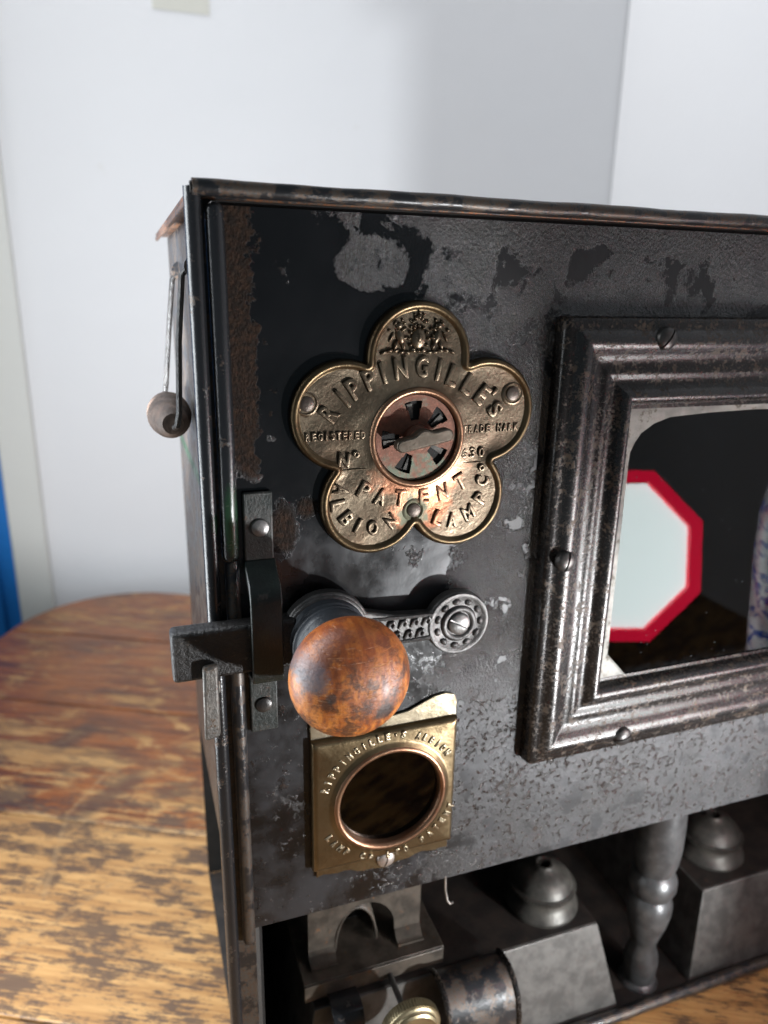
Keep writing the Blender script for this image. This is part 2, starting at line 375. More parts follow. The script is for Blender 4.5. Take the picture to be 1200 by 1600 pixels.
TA = R(-27.0)                                                     # the table stands askew under the stove
UX, UY = math.cos(TA), math.sin(TA)
def m_table():
    k = Mat('worn stained table boards')
    uv = k.maprot(rot=(0, 0, -TA))
    sep = k.nt.nodes.new('ShaderNodeSeparateXYZ'); k.nt.links.new(uv, sep.inputs[0])
    u, v = sep.outputs[0], sep.outputs[1]
    stretch = k.maprot(uv, scale=(0.07, 1.0, 1.0))
    g = k.noise(0.16, 8, 0.66, vec=stretch, dist=0.35)
    gf = k.noise(0.55, 5, 0.6, vec=stretch)
    a = k.noise(0.012, 8, 0.62, vec=k.maprot(uv, scale=(0.6, 1.3, 1.0)), dist=0.5)
    b = k.noise(0.030, 9, 0.68, vec=k.maprot(uv, scale=(0.5, 1.2, 1.0), loc=(311, 87, 0)), dist=0.8)
    info = k.nt.nodes.new('ShaderNodeObjectInfo')
    stain = k.ramp(k.add(k.mul(g, 0.55), k.mul(a, 0.45)), [(0.30, (0.055, 0.021, 0.010)), (0.44, (0.15, 0.045, 0.012)), (0.54, (0.28, 0.086, 0.018)), (0.68, (0.36, 0.135, 0.032))])
    bare = k.ramp(g, [(0.25, (0.19, 0.088, 0.030)), (0.45, (0.38, 0.195, 0.065)), (0.62, (0.53, 0.30, 0.11)), (0.8, (0.41, 0.215, 0.07))])
    front = k.step(v, 168, 158)
    stain = k.mix(k.mul(front, 0.5), stain, k.mix(g, (0.060, 0.030, 0.019), (0.15, 0.075, 0.038)))
    def seg(u0, v0, u1, v1, wid, soft):
        """1 on a stroke between two points of the table top"""
        du, dv = u1 - u0, v1 - v0; ln = math.hypot(du, dv); du /= ln; dv /= ln
        a_ = k.add(u, -u0); b_ = k.add(v, -v0)
        t_ = k.add(k.mul(a_, du), k.mul(b_, dv))
        d_ = k.math('ABSOLUTE', k.add(k.add(k.mul(a_, -dv), k.mul(b_, du)), k.mul(k.add(gf, -0.5), soft)))
        return k.mul(k.step(d_, wid, wid * 0.35), k.mul(k.step(t_, -soft, soft), k.step(t_, ln + soft, ln - soft)))
    wear = k.add(k.add(k.mul(b, 0.75), k.mul(gf, 0.25)), k.add(k.mul(front, 0.15), k.step(v, 330, 165, 0.0, 0.06)))
    wear = k.add(wear, k.add(k.mul(seg(-560, 241, -285, 240, 17, 26), 0.22), k.mul(k.add(info.outputs['Random'], -0.5), 0.03)))
    w = k.step(k.add(wear, k.mul(k.add(g, -0.5), 0.16)), 0.51, 0.60)
    c = k.mix(w, stain, bare)
    c = k.mix(k.mul(k.step(k.math('ABSOLUTE', k.add(v, -166.0)), 4.0, 1.0), k.step(gf, 0.35, 0.6, 0.2, 0.8)), c, (0.40, 0.25, 0.115))   # rubbed board edge
    # dark old stains that eat into the wood, broken up along the grain
    d = k.noise(0.034, 10, 0.74, vec=k.maprot(uv, scale=(0.6, 1.3, 1.0), loc=(77, 15, 0)))
    dk = k.step(k.add(d, k.mul(k.add(gf, -0.5), 0.40)), 0.455, 0.565)
    smear = k.math('MAXIMUM', seg(-247, 228, -276, 167, 15, 10), seg(-322, 292, -344, 246, 17, 12))
    dk = k.math('MAXIMUM', k.mul(dk, k.step(v, 300, 150, 0.35, 1.0)), k.mul(smear, 0.8))
    c = k.mix(k.mul(dk, 0.86), c, k.mix(a, (0.040, 0.026, 0.020), (0.085, 0.050, 0.036)))
    scr = k.math('MAXIMUM', seg(-276, 236, -283, 166, 2.6, 4), seg(-281, 166, -253, 89, 3.0, 5))
    for q in ((-270, 155, -262, 95), (-395, 150, -420, 20), (-440, 330, -470, 200), (-200, 130, -260, 30)):
        scr = k.math('MAXIMUM', scr, k.mul(seg(*q, 2.2, 7), 0.7))
    c = k.mix(k.mul(scr, k.step(gf, 0.38, 0.62, 0.1, 0.6)), c, (0.36, 0.22, 0.10))
    n = k.bump(k.add(k.mul(gf, 0.6), k.mul(w, -0.4)), 0.5, 0.6)
    return k.out(c, k.mixf(w, k.mixf(gf, 0.22, 0.36), 0.5), 0.0, n)
M['table'] = m_table()

def m_wall(name, c0, c1):
    k = Mat(name)
    a = k.noise(0.004, 6, 0.6)
    f = k.noise(0.12, 5, 0.6)
    c = k.mix(a, c0, c1)
    st = k.step(k.noise(0.016, 5, 0.55, vec=k.maprot(loc=(310, 40, 95))), 0.70, 0.80, 0.0, 0.30)
    c = k.mix(st, c, (0.62, 0.58, 0.47))
    return k.out(c, 0.7, 0.0, k.bump(k.add(f, k.mul(k.noise(0.012, 4, 0.5), 3.0)), 0.8, 0.5))
M['wall'] = m_wall('white limewash', (0.80, 0.805, 0.82), (0.84, 0.84, 0.85))
M['trim'] = m_wall('off white gloss trim', (0.68, 0.68, 0.64), (0.74, 0.74, 0.70))
M['tape'] = m_wall('beige old paper', (0.66, 0.65, 0.58), (0.70, 0.69, 0.62))
M['floor'] = m_wall('grey concrete', (0.28, 0.27, 0.26), (0.34, 0.33, 0.32))

def plain(name, c, rough=0.5, metal=0.0, var=0.15, em=None):
    k = Mat(name)
    f = k.noise(0.15, 5, 0.6)
    cc = k.mix(f, tuple(v * (1 - var) for v in c), tuple(min(1, v * (1 + var)) for v in c))
    kw = {}
    if em: kw = dict(Emission_Color=em[0], Emission_Strength=em[1])
    return k.out(cc, rough, metal, k.bump(f, 0.1, 0.4), **kw)
M['blue'] = plain('bright blue door paint', (0.010, 0.19, 0.58), 0.4)
M['lampred'] = plain('glowing red lamp rim', (0.6, 0.02, 0.05), 0.4, em=((1.0, 0.012, 0.06), FRONT_LAMP_RADIANCE * 0.44))
M['lampface'] = plain('lamp diffuser', (0.8, 0.8, 0.8), 0.5, em=((0.84, 0.97, 0.96), FRONT_LAMP_RADIANCE))
M['lampblack'] = plain('black lamp housing', (0.02, 0.02, 0.02), 0.45)
M['sideface'] = plain('cool lamp lens', (0.8, 0.8, 0.8), 0.3, em=((0.90, 0.96, 1.0), 20.0))
def m_jar():
    k = Mat('blue and white glaze')
    f = k.noise(0.075, 5, 0.6, vec=k.maprot(scale=(1, 1, 1.6)), dist=1.2)
    c = k.mix(k.step(f, 0.53, 0.57), (0.80, 0.82, 0.85), (0.03, 0.09, 0.48))
    return k.out(c, 0.15)
M['jar'] = m_jar()
def m_dented(name): pass

# ------------------------------------------------------------------ mesh helpers
class MB:
    def __init__(self):
        self.v = []; self.f = []
    def _add(self, vs, fs):
        o = len(self.v)
        self.v += [tuple(p) for p in vs]
        self.f += [tuple(i + o for i in f) for f in fs]
        return self
    def box(self, x0, x1, y0, y1, z0, z1):
        return self._add([(x, y, z) for x in (x0, x1) for y in (y0, y1) for z in (z0, z1)],
                         [(0, 1, 3, 2), (4, 6, 7, 5), (0, 4, 5, 1), (2, 3, 7, 6), (0, 2, 6, 4), (1, 5, 7, 3)])
    def hexa(self, bot, top):
        """two quads of four points each, same winding"""
        return self._add(list(bot) + list(top), [(3, 2, 1, 0), (4, 5, 6, 7)] + [(i, (i + 1) % 4, (i + 1) % 4 + 4, i + 4) for i in range(4)])
    def tube(self, pts, r, n=14, caps=True, dome=False):
        pts = [Vector(p) for p in pts]
        rs = r if isinstance(r, (list, tuple)) else [r] * len(pts)
        if dome:
            d0 = (pts[0] - pts[1]).normalized(); d1 = (pts[-1] - pts[-2]).normalized()
            pre = [(pts[0] + d0 * rs[0] * math.sin(a), rs[0] * math.cos(a)) for a in (1.35, 1.0, 0.5)]
            post = [(pts[-1] + d1 * rs[-1] * math.sin(a), rs[-1] * math.cos(a)) for a in (0.5, 1.0, 1.35)]
            pts = [p for p, _ in pre] + pts + [p for p, _ in post]
            rs = [q for _, q in pre] + list(rs) + [q for _, q in post]
        ref = None; rings = []
        for i, p in enumerate(pts):
            t = (pts[min(i + 1, len(pts) - 1)] - pts[max(i - 1, 0)]).normalized()
            if ref is None:
                ref = t.orthogonal().normalized()
            ref = (ref - t * ref.dot(t)).normalized()
            b = t.cross(ref)
            rings.append([p + (ref * math.cos(2 * math.pi * j / n) + b * math.sin(2 * math.pi * j / n)) * rs[i] for j in range(n)])
        vs = [q for ring in rings for q in ring]
        fs = []
        for i in range(len(rings) - 1):
            for j in range(n):
                fs.append((i * n + j, i * n + (j + 1) % n, (i + 1) * n + (j + 1) % n, (i + 1) * n + j))
        if caps:
            fs.append(tuple(range(n))[::-1]); fs.append(tuple((len(rings) - 1) * n + j for j in range(n)))
        return self._add(vs, fs)
    def lathe(self, c, axis, prof, n=40, squash=(1, 1), caps=True):
        """prof: (radius, height) pairs along axis ('y-' towards the viewer, or 'z')"""
        vs, fs = [], []
        for r, h in prof:
            for j in range(n):
                a = 2 * math.pi * j / n
                if axis == 'y-': vs.append((c[0] + r * math.cos(a) * squash[0], c[1] - h, c[2] + r * math.sin(a) * squash[1]))
                elif axis == 'y': vs.append((c[0] + r * math.cos(a), c[1] + h, c[2] + r * math.sin(a)))
                else: vs.append((c[0] + r * math.cos(a), c[1] + r * math.sin(a), c[2] + h))
        m = len(prof)
        for i in range(m - 1):
            for j in range(n):
                fs.append((i * n + j, i * n + (j + 1) % n, (i + 1) * n + (j + 1) % n, (i + 1) * n + j))
        if caps and prof[0][0] > 1e-6: fs.append(tuple(range(n))[::-1])
        if caps and prof[-1][0] > 1e-6: fs.append(tuple((m - 1) * n + j for j in range(n)))
        return self._add(vs, fs)
    def prism(self, poly, y0, y1):
        """closed X/Z outline extruded along Y"""
        n = len(poly)
        return self._add([(x, y0, z) for x, z in poly] + [(x, y1, z) for x, z in poly],
                         [tuple(range(n)), tuple(range(2 * n - 1, n - 1, -1))] + [(i, i + n, (i + 1) % n + n, (i + 1) % n) for i in range(n)])
    def prismz(self, poly, z0, z1):
        n = len(poly)
        return self._add([(x, y, z0) for x, y in poly] + [(x, y, z1) for x, y in poly],
                         [tuple(range(n))[::-1], tuple(range(n, 2 * n))] + [(i, (i + 1) % n, (i + 1) % n + n, i + n) for i in range(n)])
    def prismx(self, poly, x0, x1):
        """closed Y/Z outline extruded along X"""
        n = len(poly)
        return self._add([(x0, y, z) for y, z in poly] + [(x1, y, z) for y, z in poly],
                         [tuple(range(n))[::-1], tuple(range(n, 2 * n))] + [(i, (i + 1) % n, (i + 1) % n + n, i + n) for i in range(n)])
    def build(self, name, mat, parent=None, bevel=0.0, smooth=35, seg=2):
        me = bpy.data.meshes.new(name)
        me.from_pydata([(x * S, y * S, z * S) for x, y, z in self.v], [], self.f)
        bm = bmesh.new(); bm.from_mesh(me)
        bmesh.ops.remove_doubles(bm, verts=bm.verts, dist=1e-7)
        bmesh.ops.recalc_face_normals(bm, faces=bm.faces)
        bm.to_mesh(me); bm.free()
        return link(name, me, mat, parent, bevel, smooth, seg)

def link(name, me, mat, parent=None, bevel=0.0, smooth=35, seg=2):
    me.materials.clear(); me.materials.append(mat)
    me.shade_smooth()
    me.set_sharp_from_angle(angle=R(smooth))
    o = bpy.data.objects.new(name, me)
    col.objects.link(o)
    if parent is not None:
        o.parent = parent
        o.matrix_parent_inverse = WORLD[parent.name].inverted()
    WORLD[o.name] = Matrix.Identity(4)
    if bevel:
        b = o.modifiers.new('edge', 'BEVEL'); b.width = bevel * S; b.segments = seg
        b.limit_method = 'ANGLE'; b.angle_limit = R(40); b.harden_normals = False
    return o
WORLD = {}
def thing(name, label, cat, loc=(0, 0, 0), group=None):
    o = bpy.data.objects.new(name, None); col.objects.link(o)
    o.empty_display_size = 0.02
    o.location = [c * S for c in loc]
    WORLD[o.name] = Matrix.Translation(o.location)
    return tag(o, label, cat, group)
def tag(o, label, cat, group=None):
    o['label'] = label; o['category'] = cat
    if group: o['group'] = group
    return o
def structure(o):
    o['kind'] = 'structure'; return o

def filled(outlines, depth, y):
    """flat sheet with holes: 2-D outlines in X/Z -> mesh facing the viewer"""
    cu = bpy.data.curves.new('sheet', 'CURVE'); cu.dimensions = '2D'; cu.fill_mode = 'BOTH'
    cu.extrude = depth * S / 2
    for pts in outlines:
        s = cu.splines.new('POLY'); s.points.add(len(pts) - 1); s.use_cyclic_u = True
        for i, (x, z) in enumerate(pts): s.points[i].co = (x * S, z * S, 0, 1)
    o = bpy.data.objects.new('sheet', cu); col.objects.link(o)
    dg = bpy.context.evaluated_depsgraph_get()
    me = bpy.data.meshes.new_from_object(o.evaluated_get(dg))
    bpy.data.objects.remove(o); bpy.data.curves.remove(cu)
    me.transform(Matrix(((1, 0, 0, 0), (0, 0, -1, y * S), (0, 1, 0, 0), (0, 0, 0, 1))))
    return me

_glyph = {}
def glyph(ch, bev, off):
    key = (ch, bev, off)
    if key not in _glyph:
        cu = bpy.data.curves.new('glyph', 'FONT'); cu.body = ch; cu.size = 1.0
        cu.resolution_u = 3; cu.extrude = 0.02; cu.bevel_depth = bev; cu.bevel_resolution = 2; cu.offset = off
        o = bpy.data.objects.new('glyph', cu); col.objects.link(o)
        dg = bpy.context.evaluated_depsgraph_get()
        me = bpy.data.meshes.new_from_object(o.evaluated_get(dg))
        vs = [v.co.copy() for v in me.vertices]; fs = [tuple(p.vertices) for p in me.polygons]
        bpy.data.objects.remove(o); bpy.data.curves.remove(cu); bpy.data.meshes.remove(me)
        _glyph[key] = (vs, fs)
    return _glyph[key]
def word(name, chars, mat, parent, y, relief=0.7, bev=0.045, off=0.008):
    """chars: (character, x, z, height, width, rotation in degrees counter-clockwise); raised from plane y"""
    mb = MB()
    for ch, x, z, h, w, rot in chars:
        vs, fs = glyph(ch, bev, off)
        xs = [v.x for v in vs]; ys = [v.y for v in vs]; zs = [v.z for v in vs]
        cx, cy = (min(xs) + max(xs)) / 2, (min(ys) + max(ys)) / 2
        sx, sy = w / max(1e-6, max(xs) - min(xs)), h / max(1e-6, max(ys) - min(ys))
        z0, dz = min(zs), max(zs) - min(zs)
        ca, sa = math.cos(R(rot)), math.sin(R(rot))
        out = []
        for v in vs:
            a, b = (v.x - cx) * sx, (v.y - cy) * sy
            out.append((x + a * ca - b * sa, y - (v.z - z0) / dz * relief * 1.6 + relief * 0.6, z + a * sa + b * ca))
        mb._add(out, fs)
    return mb.build(name, mat, parent, smooth=60)

def circle(cx, cz, r, n=40, a0=0, a1=360):
    closed = abs(a1 - a0) >= 360
    k = n if closed else n + 1
    return [(cx + r * math.cos(R(a0 + (a1 - a0) * i / n)), cz + r * math.sin(R(a0 + (a1 - a0) * i / n))) for i in range(k)]

def screw(name, x, y, z, r, mat, parent, slot=45, h=1.6):
    """domed head with a cut slot"""
    mb = MB()
    n, rings = 28, 5
    ca, sa = math.cos(R(slot)), math.sin(R(slot))
    grid = 22
    vs, fs, idx = [], [], {}
    sw = r * 0.085
    us = sorted({-r + 2 * r * i / grid for i in range(grid + 1)} | {-sw * 1.01, -sw * 0.99, sw * 0.99, sw * 1.01})
    ws = [-r + 2 * r * i / grid for i in range(grid + 1)]
    for i, b in enumerate(us):
        for j, a in enumerate(ws):
            d = math.hypot(a, b)
            s = min(1.0, r / d) if d > r else 1.0
            aa, bb = a * s, b * s
            d = min(1.0, math.hypot(aa, bb) / r)
            hh = h * math.sqrt(max(0.0, 1 - (d * 0.93) ** 2)) - (h * 0.34)
            if d >= 0.999: hh = -h * 0.6
            if abs(b) < sw: hh = min(hh, -h * 0.15)
            vs.append((x + aa * ca - bb * sa, y - hh, z + aa * sa + bb * ca))
    w = len(ws)
    for i in range(len(us) - 1):
        for j in range(w - 1):
            fs.append((i * w + j, i * w + j + 1, (i + 1) * w + j + 1, (i + 1) * w + j))
    mb._add(vs, fs)
    return mb.build(name, mat, parent, smooth=50)
def rivet(x, y, z, r, mat, parent, h=1.0):
    return MB().lathe((x, y, z), 'y-', [(r, -1.0), (r, 0.15 * h), (r * 0.9, 0.6 * h), (r * 0.62, 0.92 * h), (r * 0.25, h), (0.0001, h)], 20).build('rivet', mat, parent)

# ------------------------------------------------------------------ the setting
structure(MB().box(-250, 760, 800, 900, -750, 2300).build('wall_back', M['wall']))
structure(MB().box(640, 760, -1200, 798, -750, 2300).build('wall_right', M['wall']))
structure(MB().box(-1800, 760, -1600, 950, -800, -750).build('floor', M['floor']))
tag(MB().box(-268, -224, 782, 860, -750, 1500).build('door_jamb', M['trim'], bevel=3), 'off-white painted door jamb at the end of the white wall', 'door jamb')
bd = thing('blue_door', 'bright blue painted door beside the off-white jamb behind the table', 'door', (-600, 815, -750))
MB().box(-980, -270, 815, 850, -748, 1450).build('leaf', M['blue'], bd, bevel=2)
MB().box(-345, -292, 806, 814.5, -700, 1400).build('stile', M['blue'], bd, bevel=2)
tag(MB().prism([(-38, 724), (30, 725), (31, 800), (-37, 799)], 799.2, 799.9).build('paper_patch', M['tape']), 'small beige paper patch stuck high on the white wall', 'paper patch')

# ------------------------------------------------------------------ table
def to_xy(u, v): return (u * UX - v * UY, u * UY + v * UX)
tb = thing('wooden_table', 'old plank table with worn orange brown stain and bare patches under the stove', 'table', (*to_xy(200, 0), -750))
U0, U1, V0, V1, CR = -526, 900, -620, 601, 135
outline = []
for cu_, cv_, a0 in ((U1 - CR, V1 - CR, 0), (U0 + CR, V1 - CR, 90), (U0 + CR, V0 + CR, 180), (U1 - CR, V0 + CR, 270)):
    for i in range(13):
        a = R(a0 + 90 * i / 12)
        outline.append((cu_ + CR * math.cos(a), cv_ + CR * math.sin(a)))
def clip(poly, lo, hi):
    for sgn, lim in ((1, lo), (-1, -hi)):
        out = []
        for i in range(len(poly)):
            p, q = poly[i], poly[(i + 1) % len(poly)]
            dp, dq = sgn * p[1] - lim, sgn * q[1] - lim
            if dp >= 0: out.append(p)
            if (dp >= 0) != (dq >= 0):
                t = dp / (dp - dq)
                out.append((p[0] + (q[0] - p[0]) * t, p[1] + (q[1] - p[1]) * t))
        poly = out
    return poly
seams = [-620, -455, -300, -148, 8, 163, 318, 462, 601]
for i in range(len(seams) - 1):
    poly = clip(outline, seams[i] + 0.6, seams[i + 1] - 0.6)
    dz = random.uniform(-0.5, 0.0)
    MB().prismz([to_xy(u, v) for u, v in poly], -28, dz if i not in (3, 4) else -0.2 - 0.3 * (i == 3)).build('plank', M['table'], tb, bevel=1.0)
for u in (-440, 810):
    for v in (-540, 520):
        MB().prismz([to_xy(u - 30, v - 30), to_xy(u + 30, v - 30), to_xy(u + 30, v + 30), to_xy(u - 30, v + 30)], -750, -28.5).build('leg', M['table'], tb, bevel=3)

# ------------------------------------------------------------------ stove body
XL, XR = -82.0, 408.0
XC = 163.0
st = thing('cooking_stove', 'black sheet-metal cooking stove with brass flower plaque, wooden knob and window on the table', 'stove', (XC, 90, 0))
MB().box(-76.6, -75.4, 2, 178, 131, 426).build('side_panel', M['edge'], st, bevel=0.3)
MB().box(401.4, 402.6, 2, 178, 131, 426).build('side_panel', M['edge'], st, bevel=0.3)
MB().box(-66.6, -65.4, 6, 178, 3, 131).build('lower_side_panel', M['inside'], st)
MB().box(391.4, 392.6, 6, 178, 3, 131).build('lower_side_panel', M['inside'], st)
MB().box(-76, 402, 178.5, 180, 3, 426).build('back_panel', M['inside'], st)
MB().box(-75, 401, 4, 178, 138, 140).build('oven_floor', M['inside'], st)
lid = MB().box(-81.5, 407.5, -1, 198, 427.6, 429.2).build('lid', M['lidmetal'], st, bevel=0.4)
# rolled front edge of the lid, slightly wavy
pts = [(-79.5 + 487 * i / 60, -3.2 + 0.12 * math.sin(i * 0.9), 430.6 + 0.14 * math.sin(i * 0.7 + 1) + 0.10 * math.sin(i * 1.9)) for i in range(61)]
MB().tube(pts, 2.6, 14).build('rolled_edge', M['edge'], lid)
MB().tube([(-80.2, -3.2, 430.6), (-79.2, -3.2, 430.6)], 1.8, 12).build('rolled_edge_dark_end', M['inside'], lid)  # dark plug standing in for the shade inside the roll's open end
MB().box(-81.8, -80.4, 1.5, 198, 425.4, 427.4).build('side_lip', M['lidmetal'], lid, bevel=0.3)
MB().box(-76, 402, 1.0, 2.2, 421, 427.5).build('top_rail', M['inside'], st)
for s, x in ((1, -79.4), (-1, 405.4)):
    p = MB().tube([(x, -0.8, 1.5), (x, -0.8, 431.0)], 2.75, 16).build('corner_post', M['black'], st)
    xs = sorted((x + s * 2.2, x + s * 10.6))
    MB().box(xs[0], xs[1], 1.4, 2.8, 1.5, 428).build('post_flange', M['edge'], p, bevel=0.4)
tray = MB().box(-76, 402, -1, 178, 1.2, 3.0).build('base_tray', M['tanktop'], st)
pts = [(-79 + 485 * i / 40, -3.8, 4.0 + 0.3 * math.sin(i * 1.3)) for i in range(41)]
MB().tube(pts, 3.3, 14).build('rolled_edge', M['edge'], tray)
# turned pillar between the lamps
prof = [(11.6, 3.0), (11.0, 4.2), (8.6, 6.0), (9.4, 12), (9.9, 18), (9.3, 24), (7.7, 29), (7.3, 33), (8.6, 39), (11.2, 48), (12.8, 57), (12.9, 63), (11.4, 67.2),
        (10.5, 68.6), (11.6, 70.0), (13.5, 75), (13.4, 80), (11.8, 84), (10.4, 85.6), (11.0, 87), (12.7, 94), (13.3, 104), (13.2, 118), (12.6, 130), (12.3, 137.5)]
MB().lathe((161.5, 13, 0), 'z', prof, 36).build('turned_pillar', M['pillar'], st, smooth=50)

# bail handle on the side
hy0, hy1 = 46, 114
wire = [(-77, hy0 - 2, 409), (-80.5, hy0 - 2, 405), (-83, hy0, 380), (-84.5, hy0, 352), (-85.5, hy0 + 2, 346.5), (-86.2, hy0 + 6, 345), (-86.5, 80, 345.5),
        (-87, hy1 - 6, 347), (-86.8, hy1 - 2, 349), (-85.5, hy1, 356), (-82, hy1 + 1, 385), (-79.5, hy1 + 1, 404), (-77, hy1 + 1, 407)]
bh = MB().tube(wire, 1.25, 10).build('bail_handle', M['latchbar'], st)
gp = []
L = 52
for i in range(53):
    t = i / 52
    r = 4.6 + 5.0 * math.sin(math.pi * t) ** 0.8
    r -= 0.9 * (0.5 + 0.5 * math.cos(t * 2 * math.pi * 6)) * (0.35 + 0.65 * math.sin(math.pi * t))
    gp.append((r, t * L))
MB().lathe((-86.8, 53.5, 346.3), 'y', gp, 28).build('turned_grip', M['handlewood'], bh, smooth=60)
for y in (hy0 - 2, hy1 + 1):
    MB().lathe((-75.6, y, 408), 'y', [(4.2, -3), (4.2, 3)], 16).build('handle_ear', M['edge'], bh)

# ------------------------------------------------------------------ door
WX0, WX1, WZ0, WZ1 = 57.5, 268.5, 190.5, 392.5            # window moulding, outer edge on the door sheet
me = filled([[(-71, 131), (397, 131), (397, 426), (-71, 426)], [(93, 222), (233, 222), (233, 362), (93, 362)],
             circle(-8.5, 187, 20, 32)], 1.2, 0.6)
door = link('oven_door', me, M['door'], st)
bz = 306.5
MB().tube([(-72.6, -1.2, bz), (-72.4, -1.3, 345), (-72.6, -1.2, 390), (-72.8, -1.2, 424)], 3.15, 16, dome=True).build('rolled_edge', M['black'], door)
MB().tube([(-72.0, -0.7, 127), (-72.1, -0.6, 230), (-72.2, -0.7, 302.5)], 2.75, 16, dome=True).build('rolled_edge', M['edge'], door)
MB().tube([(22.3, 0.4, 132), (22.5, 0.0, 124), (23.6, -0.6, 117.5), (25.0, -1.0, 115.6), (26.6, -1.0, 116.4)], 0.55, 8).build('bent_wire', M['steel'], door)

# ------------------------------------------------------------------ window moulding
def mould(profile, x0, x1, z0, z1):
    mb = MB(); n = len(profile); vs = []; fs = []
    for s, h in profile:
        r = 2.4 if s < 6 else 0.9
        ring = []
        for cx, cz, sx, sz, a0 in ((x1 - s, z1 - s, -1, -1, 0), (x0 + s, z1 - s, 1, -1, 90), (x0 + s, z0 + s, 1, 1, 180), (x1 - s, z0 + s, -1, 1, 270)):
            for i in range(5):
                a = R(a0 + 22.5 * i)
                ring.append((cx + sx * r + r * math.cos(a), -h, cz + sz * r + r * math.sin(a)))
        vs += ring
    m = 20
    for i in range(n - 1):
        for j in range(m):
            fs.append((i * m + j, i * m + (j + 1) % m, (i + 1) * m + (j + 1) % m, (i + 1) * m + j))
    return mb._add(vs, fs)
mp = [(0, -0.5), (0, 1.5), (0.15, 5.0), (0.6, 6.6), (1.6, 7.3), (3.4, 7.5), (4.6, 7.7), (5.6, 8.4), (6.8, 9.4), (8.2, 10.1), (9.8, 10.3), (11.4, 9.9), (12.8, 9.0), (14.2, 7.8),
      (15.8, 6.9), (17.8, 6.4), (19.6, 6.4), (20.8, 6.8), (22.0, 7.1), (23.2, 6.8), (24.4, 6.3), (26.2, 6.1), (27.6, 6.7), (28.8, 8.0), (30.0, 9.2), (31.4, 9.8), (32.8, 9.6), (34.0, 8.6),
      (34.9, 7.0), (35.5, 5.4), (35.9, 3.7), (37.5, 3.6)]
wf = mould(mp, WX0, WX1, WZ0, WZ1).build('window_frame', M['frame'], st, smooth=40)
for x, z, a in ((103.5, 384.2, 55), (65.9, 292.4, 78), (107.2, 198.6, 12), (222.5, 384.2, 30), (218.8, 198.6, 100)):
    screw('screw', x, -10.6, z, 4.7, M['screw'], wf, a, 2.9)
gx0, gx1, gz0, gz1 = WX0 + 36.1, WX1 - 36.1, WZ0 + 36.1, WZ1 - 36.1
MB().box(gx0 - 1.5, gx1 + 1.5, -2.9, -1.4, gz0 - 1.0, gz1 + 1.0).build('glass_pane', M['glass'], wf)
hl = [(97.4, 332), (97.6, 336.2), (99.4, 340.4), (102.1, 344.4), (108.2, 348.3), (116.2, 350.8), (136.8, 352.0)]
hb = [(113.0, 223.5), (98.2, 239.5)]
hole = hl + [(163, 352.6)] + [(326 - x, z) for x, z in hl[::-1]] + [(326 - x, z) for x, z in hb[::-1]] + [(163, 225.6)] + hb
me = filled([[(gx0 - 5, gz0 - 5), (gx1 + 5, gz0 - 5), (gx1 + 5, gz1 + 5), (gx0 - 5, gz1 + 5)], hole], 0.3, -3.15)
link('glazing_mask', me, M['mat'], wf)
MB().tube([(98.0, -3.35, 239.8), (113, -3.35, 223.7), (163, -3.35, 225.8), (213, -3.35, 223.7)], 0.35, 8).build('glass_edge', M['mat'], wf)

# ------------------------------------------------------------------ flower plaque
PX, PZ = -0.6, 347.0
LD, LR = 30.0, 20.6
pq_prof = [(0, -0.4), (0.0, 1.6), (0.25, 2.7), (0.8, 3.5), (1.5, 3.85), (2.2, 3.75), (2.8, 3.3), (3.2, 2.75), (3.6, 2.6)]
NOTCH = LD * math.cos(R(36)) + math.sqrt(LR ** 2 - (LD * math.sin(R(36))) ** 2)
def lobe(phi, s):
    """polar radius of the five-lobed outline set in by s, the inward corners kept round"""
    p = ((phi - 90 + 36) % 72) - 36
    rr = LR - s
    q = LD * math.sin(R(p))
    a = LD * math.cos(R(p)) + math.sqrt(rr * rr - q * q) if rr * rr > q * q else 0.0
    dl = R(36 - abs(p)); e = s * s - (NOTCH * math.sin(dl)) ** 2
    b = NOTCH * math.cos(dl) - math.sqrt(e) if e >= 0 else 0.0
    return max(a, b)
NA = 360
vs, fs = [], []
for s, h in pq_prof:
    for j in range(NA):
        a = j * 360 / NA; r = lobe(a, s)
        vs.append((PX + r * math.cos(R(a)), -h, PZ + r * math.sin(R(a))))
for i in range(len(pq_prof) - 1):
    for j in range(NA):
        fs.append((i * NA + j, i * NA + (j + 1) % NA, (i + 1) * NA + (j + 1) % NA, (i + 1) * NA + j))
pq = MB()._add(vs, fs).build('brass_plaque', M['plaquerim'], st, smooth=50)
pq['label'] = 'five-lobed embossed brass plaque with raised rim'
# dished field between rim and vent
vs, fs = [], []
r_in = 19.2
KR = 16
for i in range(KR + 1):
    t = i / KR
    for j in range(NA):
        a = j * 360 / NA; ro = lobe(a, 3.5); r = ro + (r_in - ro) * t
        x, z = r * math.cos(R(a)), r * math.sin(R(a))
        h = 2.6 - 0.35 * math.sin(math.pi * min(1, t * 1.2)) + 0.16 * math.sin(x * 0.21 + 1) * math.sin(z * 0.26)
        if t > 0.8: h += 0.5 * ((t - 0.8) / 0.2) ** 2
        vs.append((PX + x, -h, PZ + z))
for i in range(KR):
    for j in range(NA):
        fs.append((i * NA + j, i * NA + (j + 1) % NA, (i + 1) * NA + (j + 1) % NA, (i + 1) * NA + j))
MB()._add(vs, fs).build('embossed_field', M['plaque'], pq, smooth=60)
MB().lathe((PX, 0, PZ), 'y-', [(19.6, 2.2), (19.3, 3.2), (18.7, 3.9), (18.0, 4.1), (17.3, 3.8), (16.9, 3.0), (16.8, 1.2), (16.6, -0.4)], 72, caps=False).build('vent_ring', M['coppering'], pq, smooth=60)
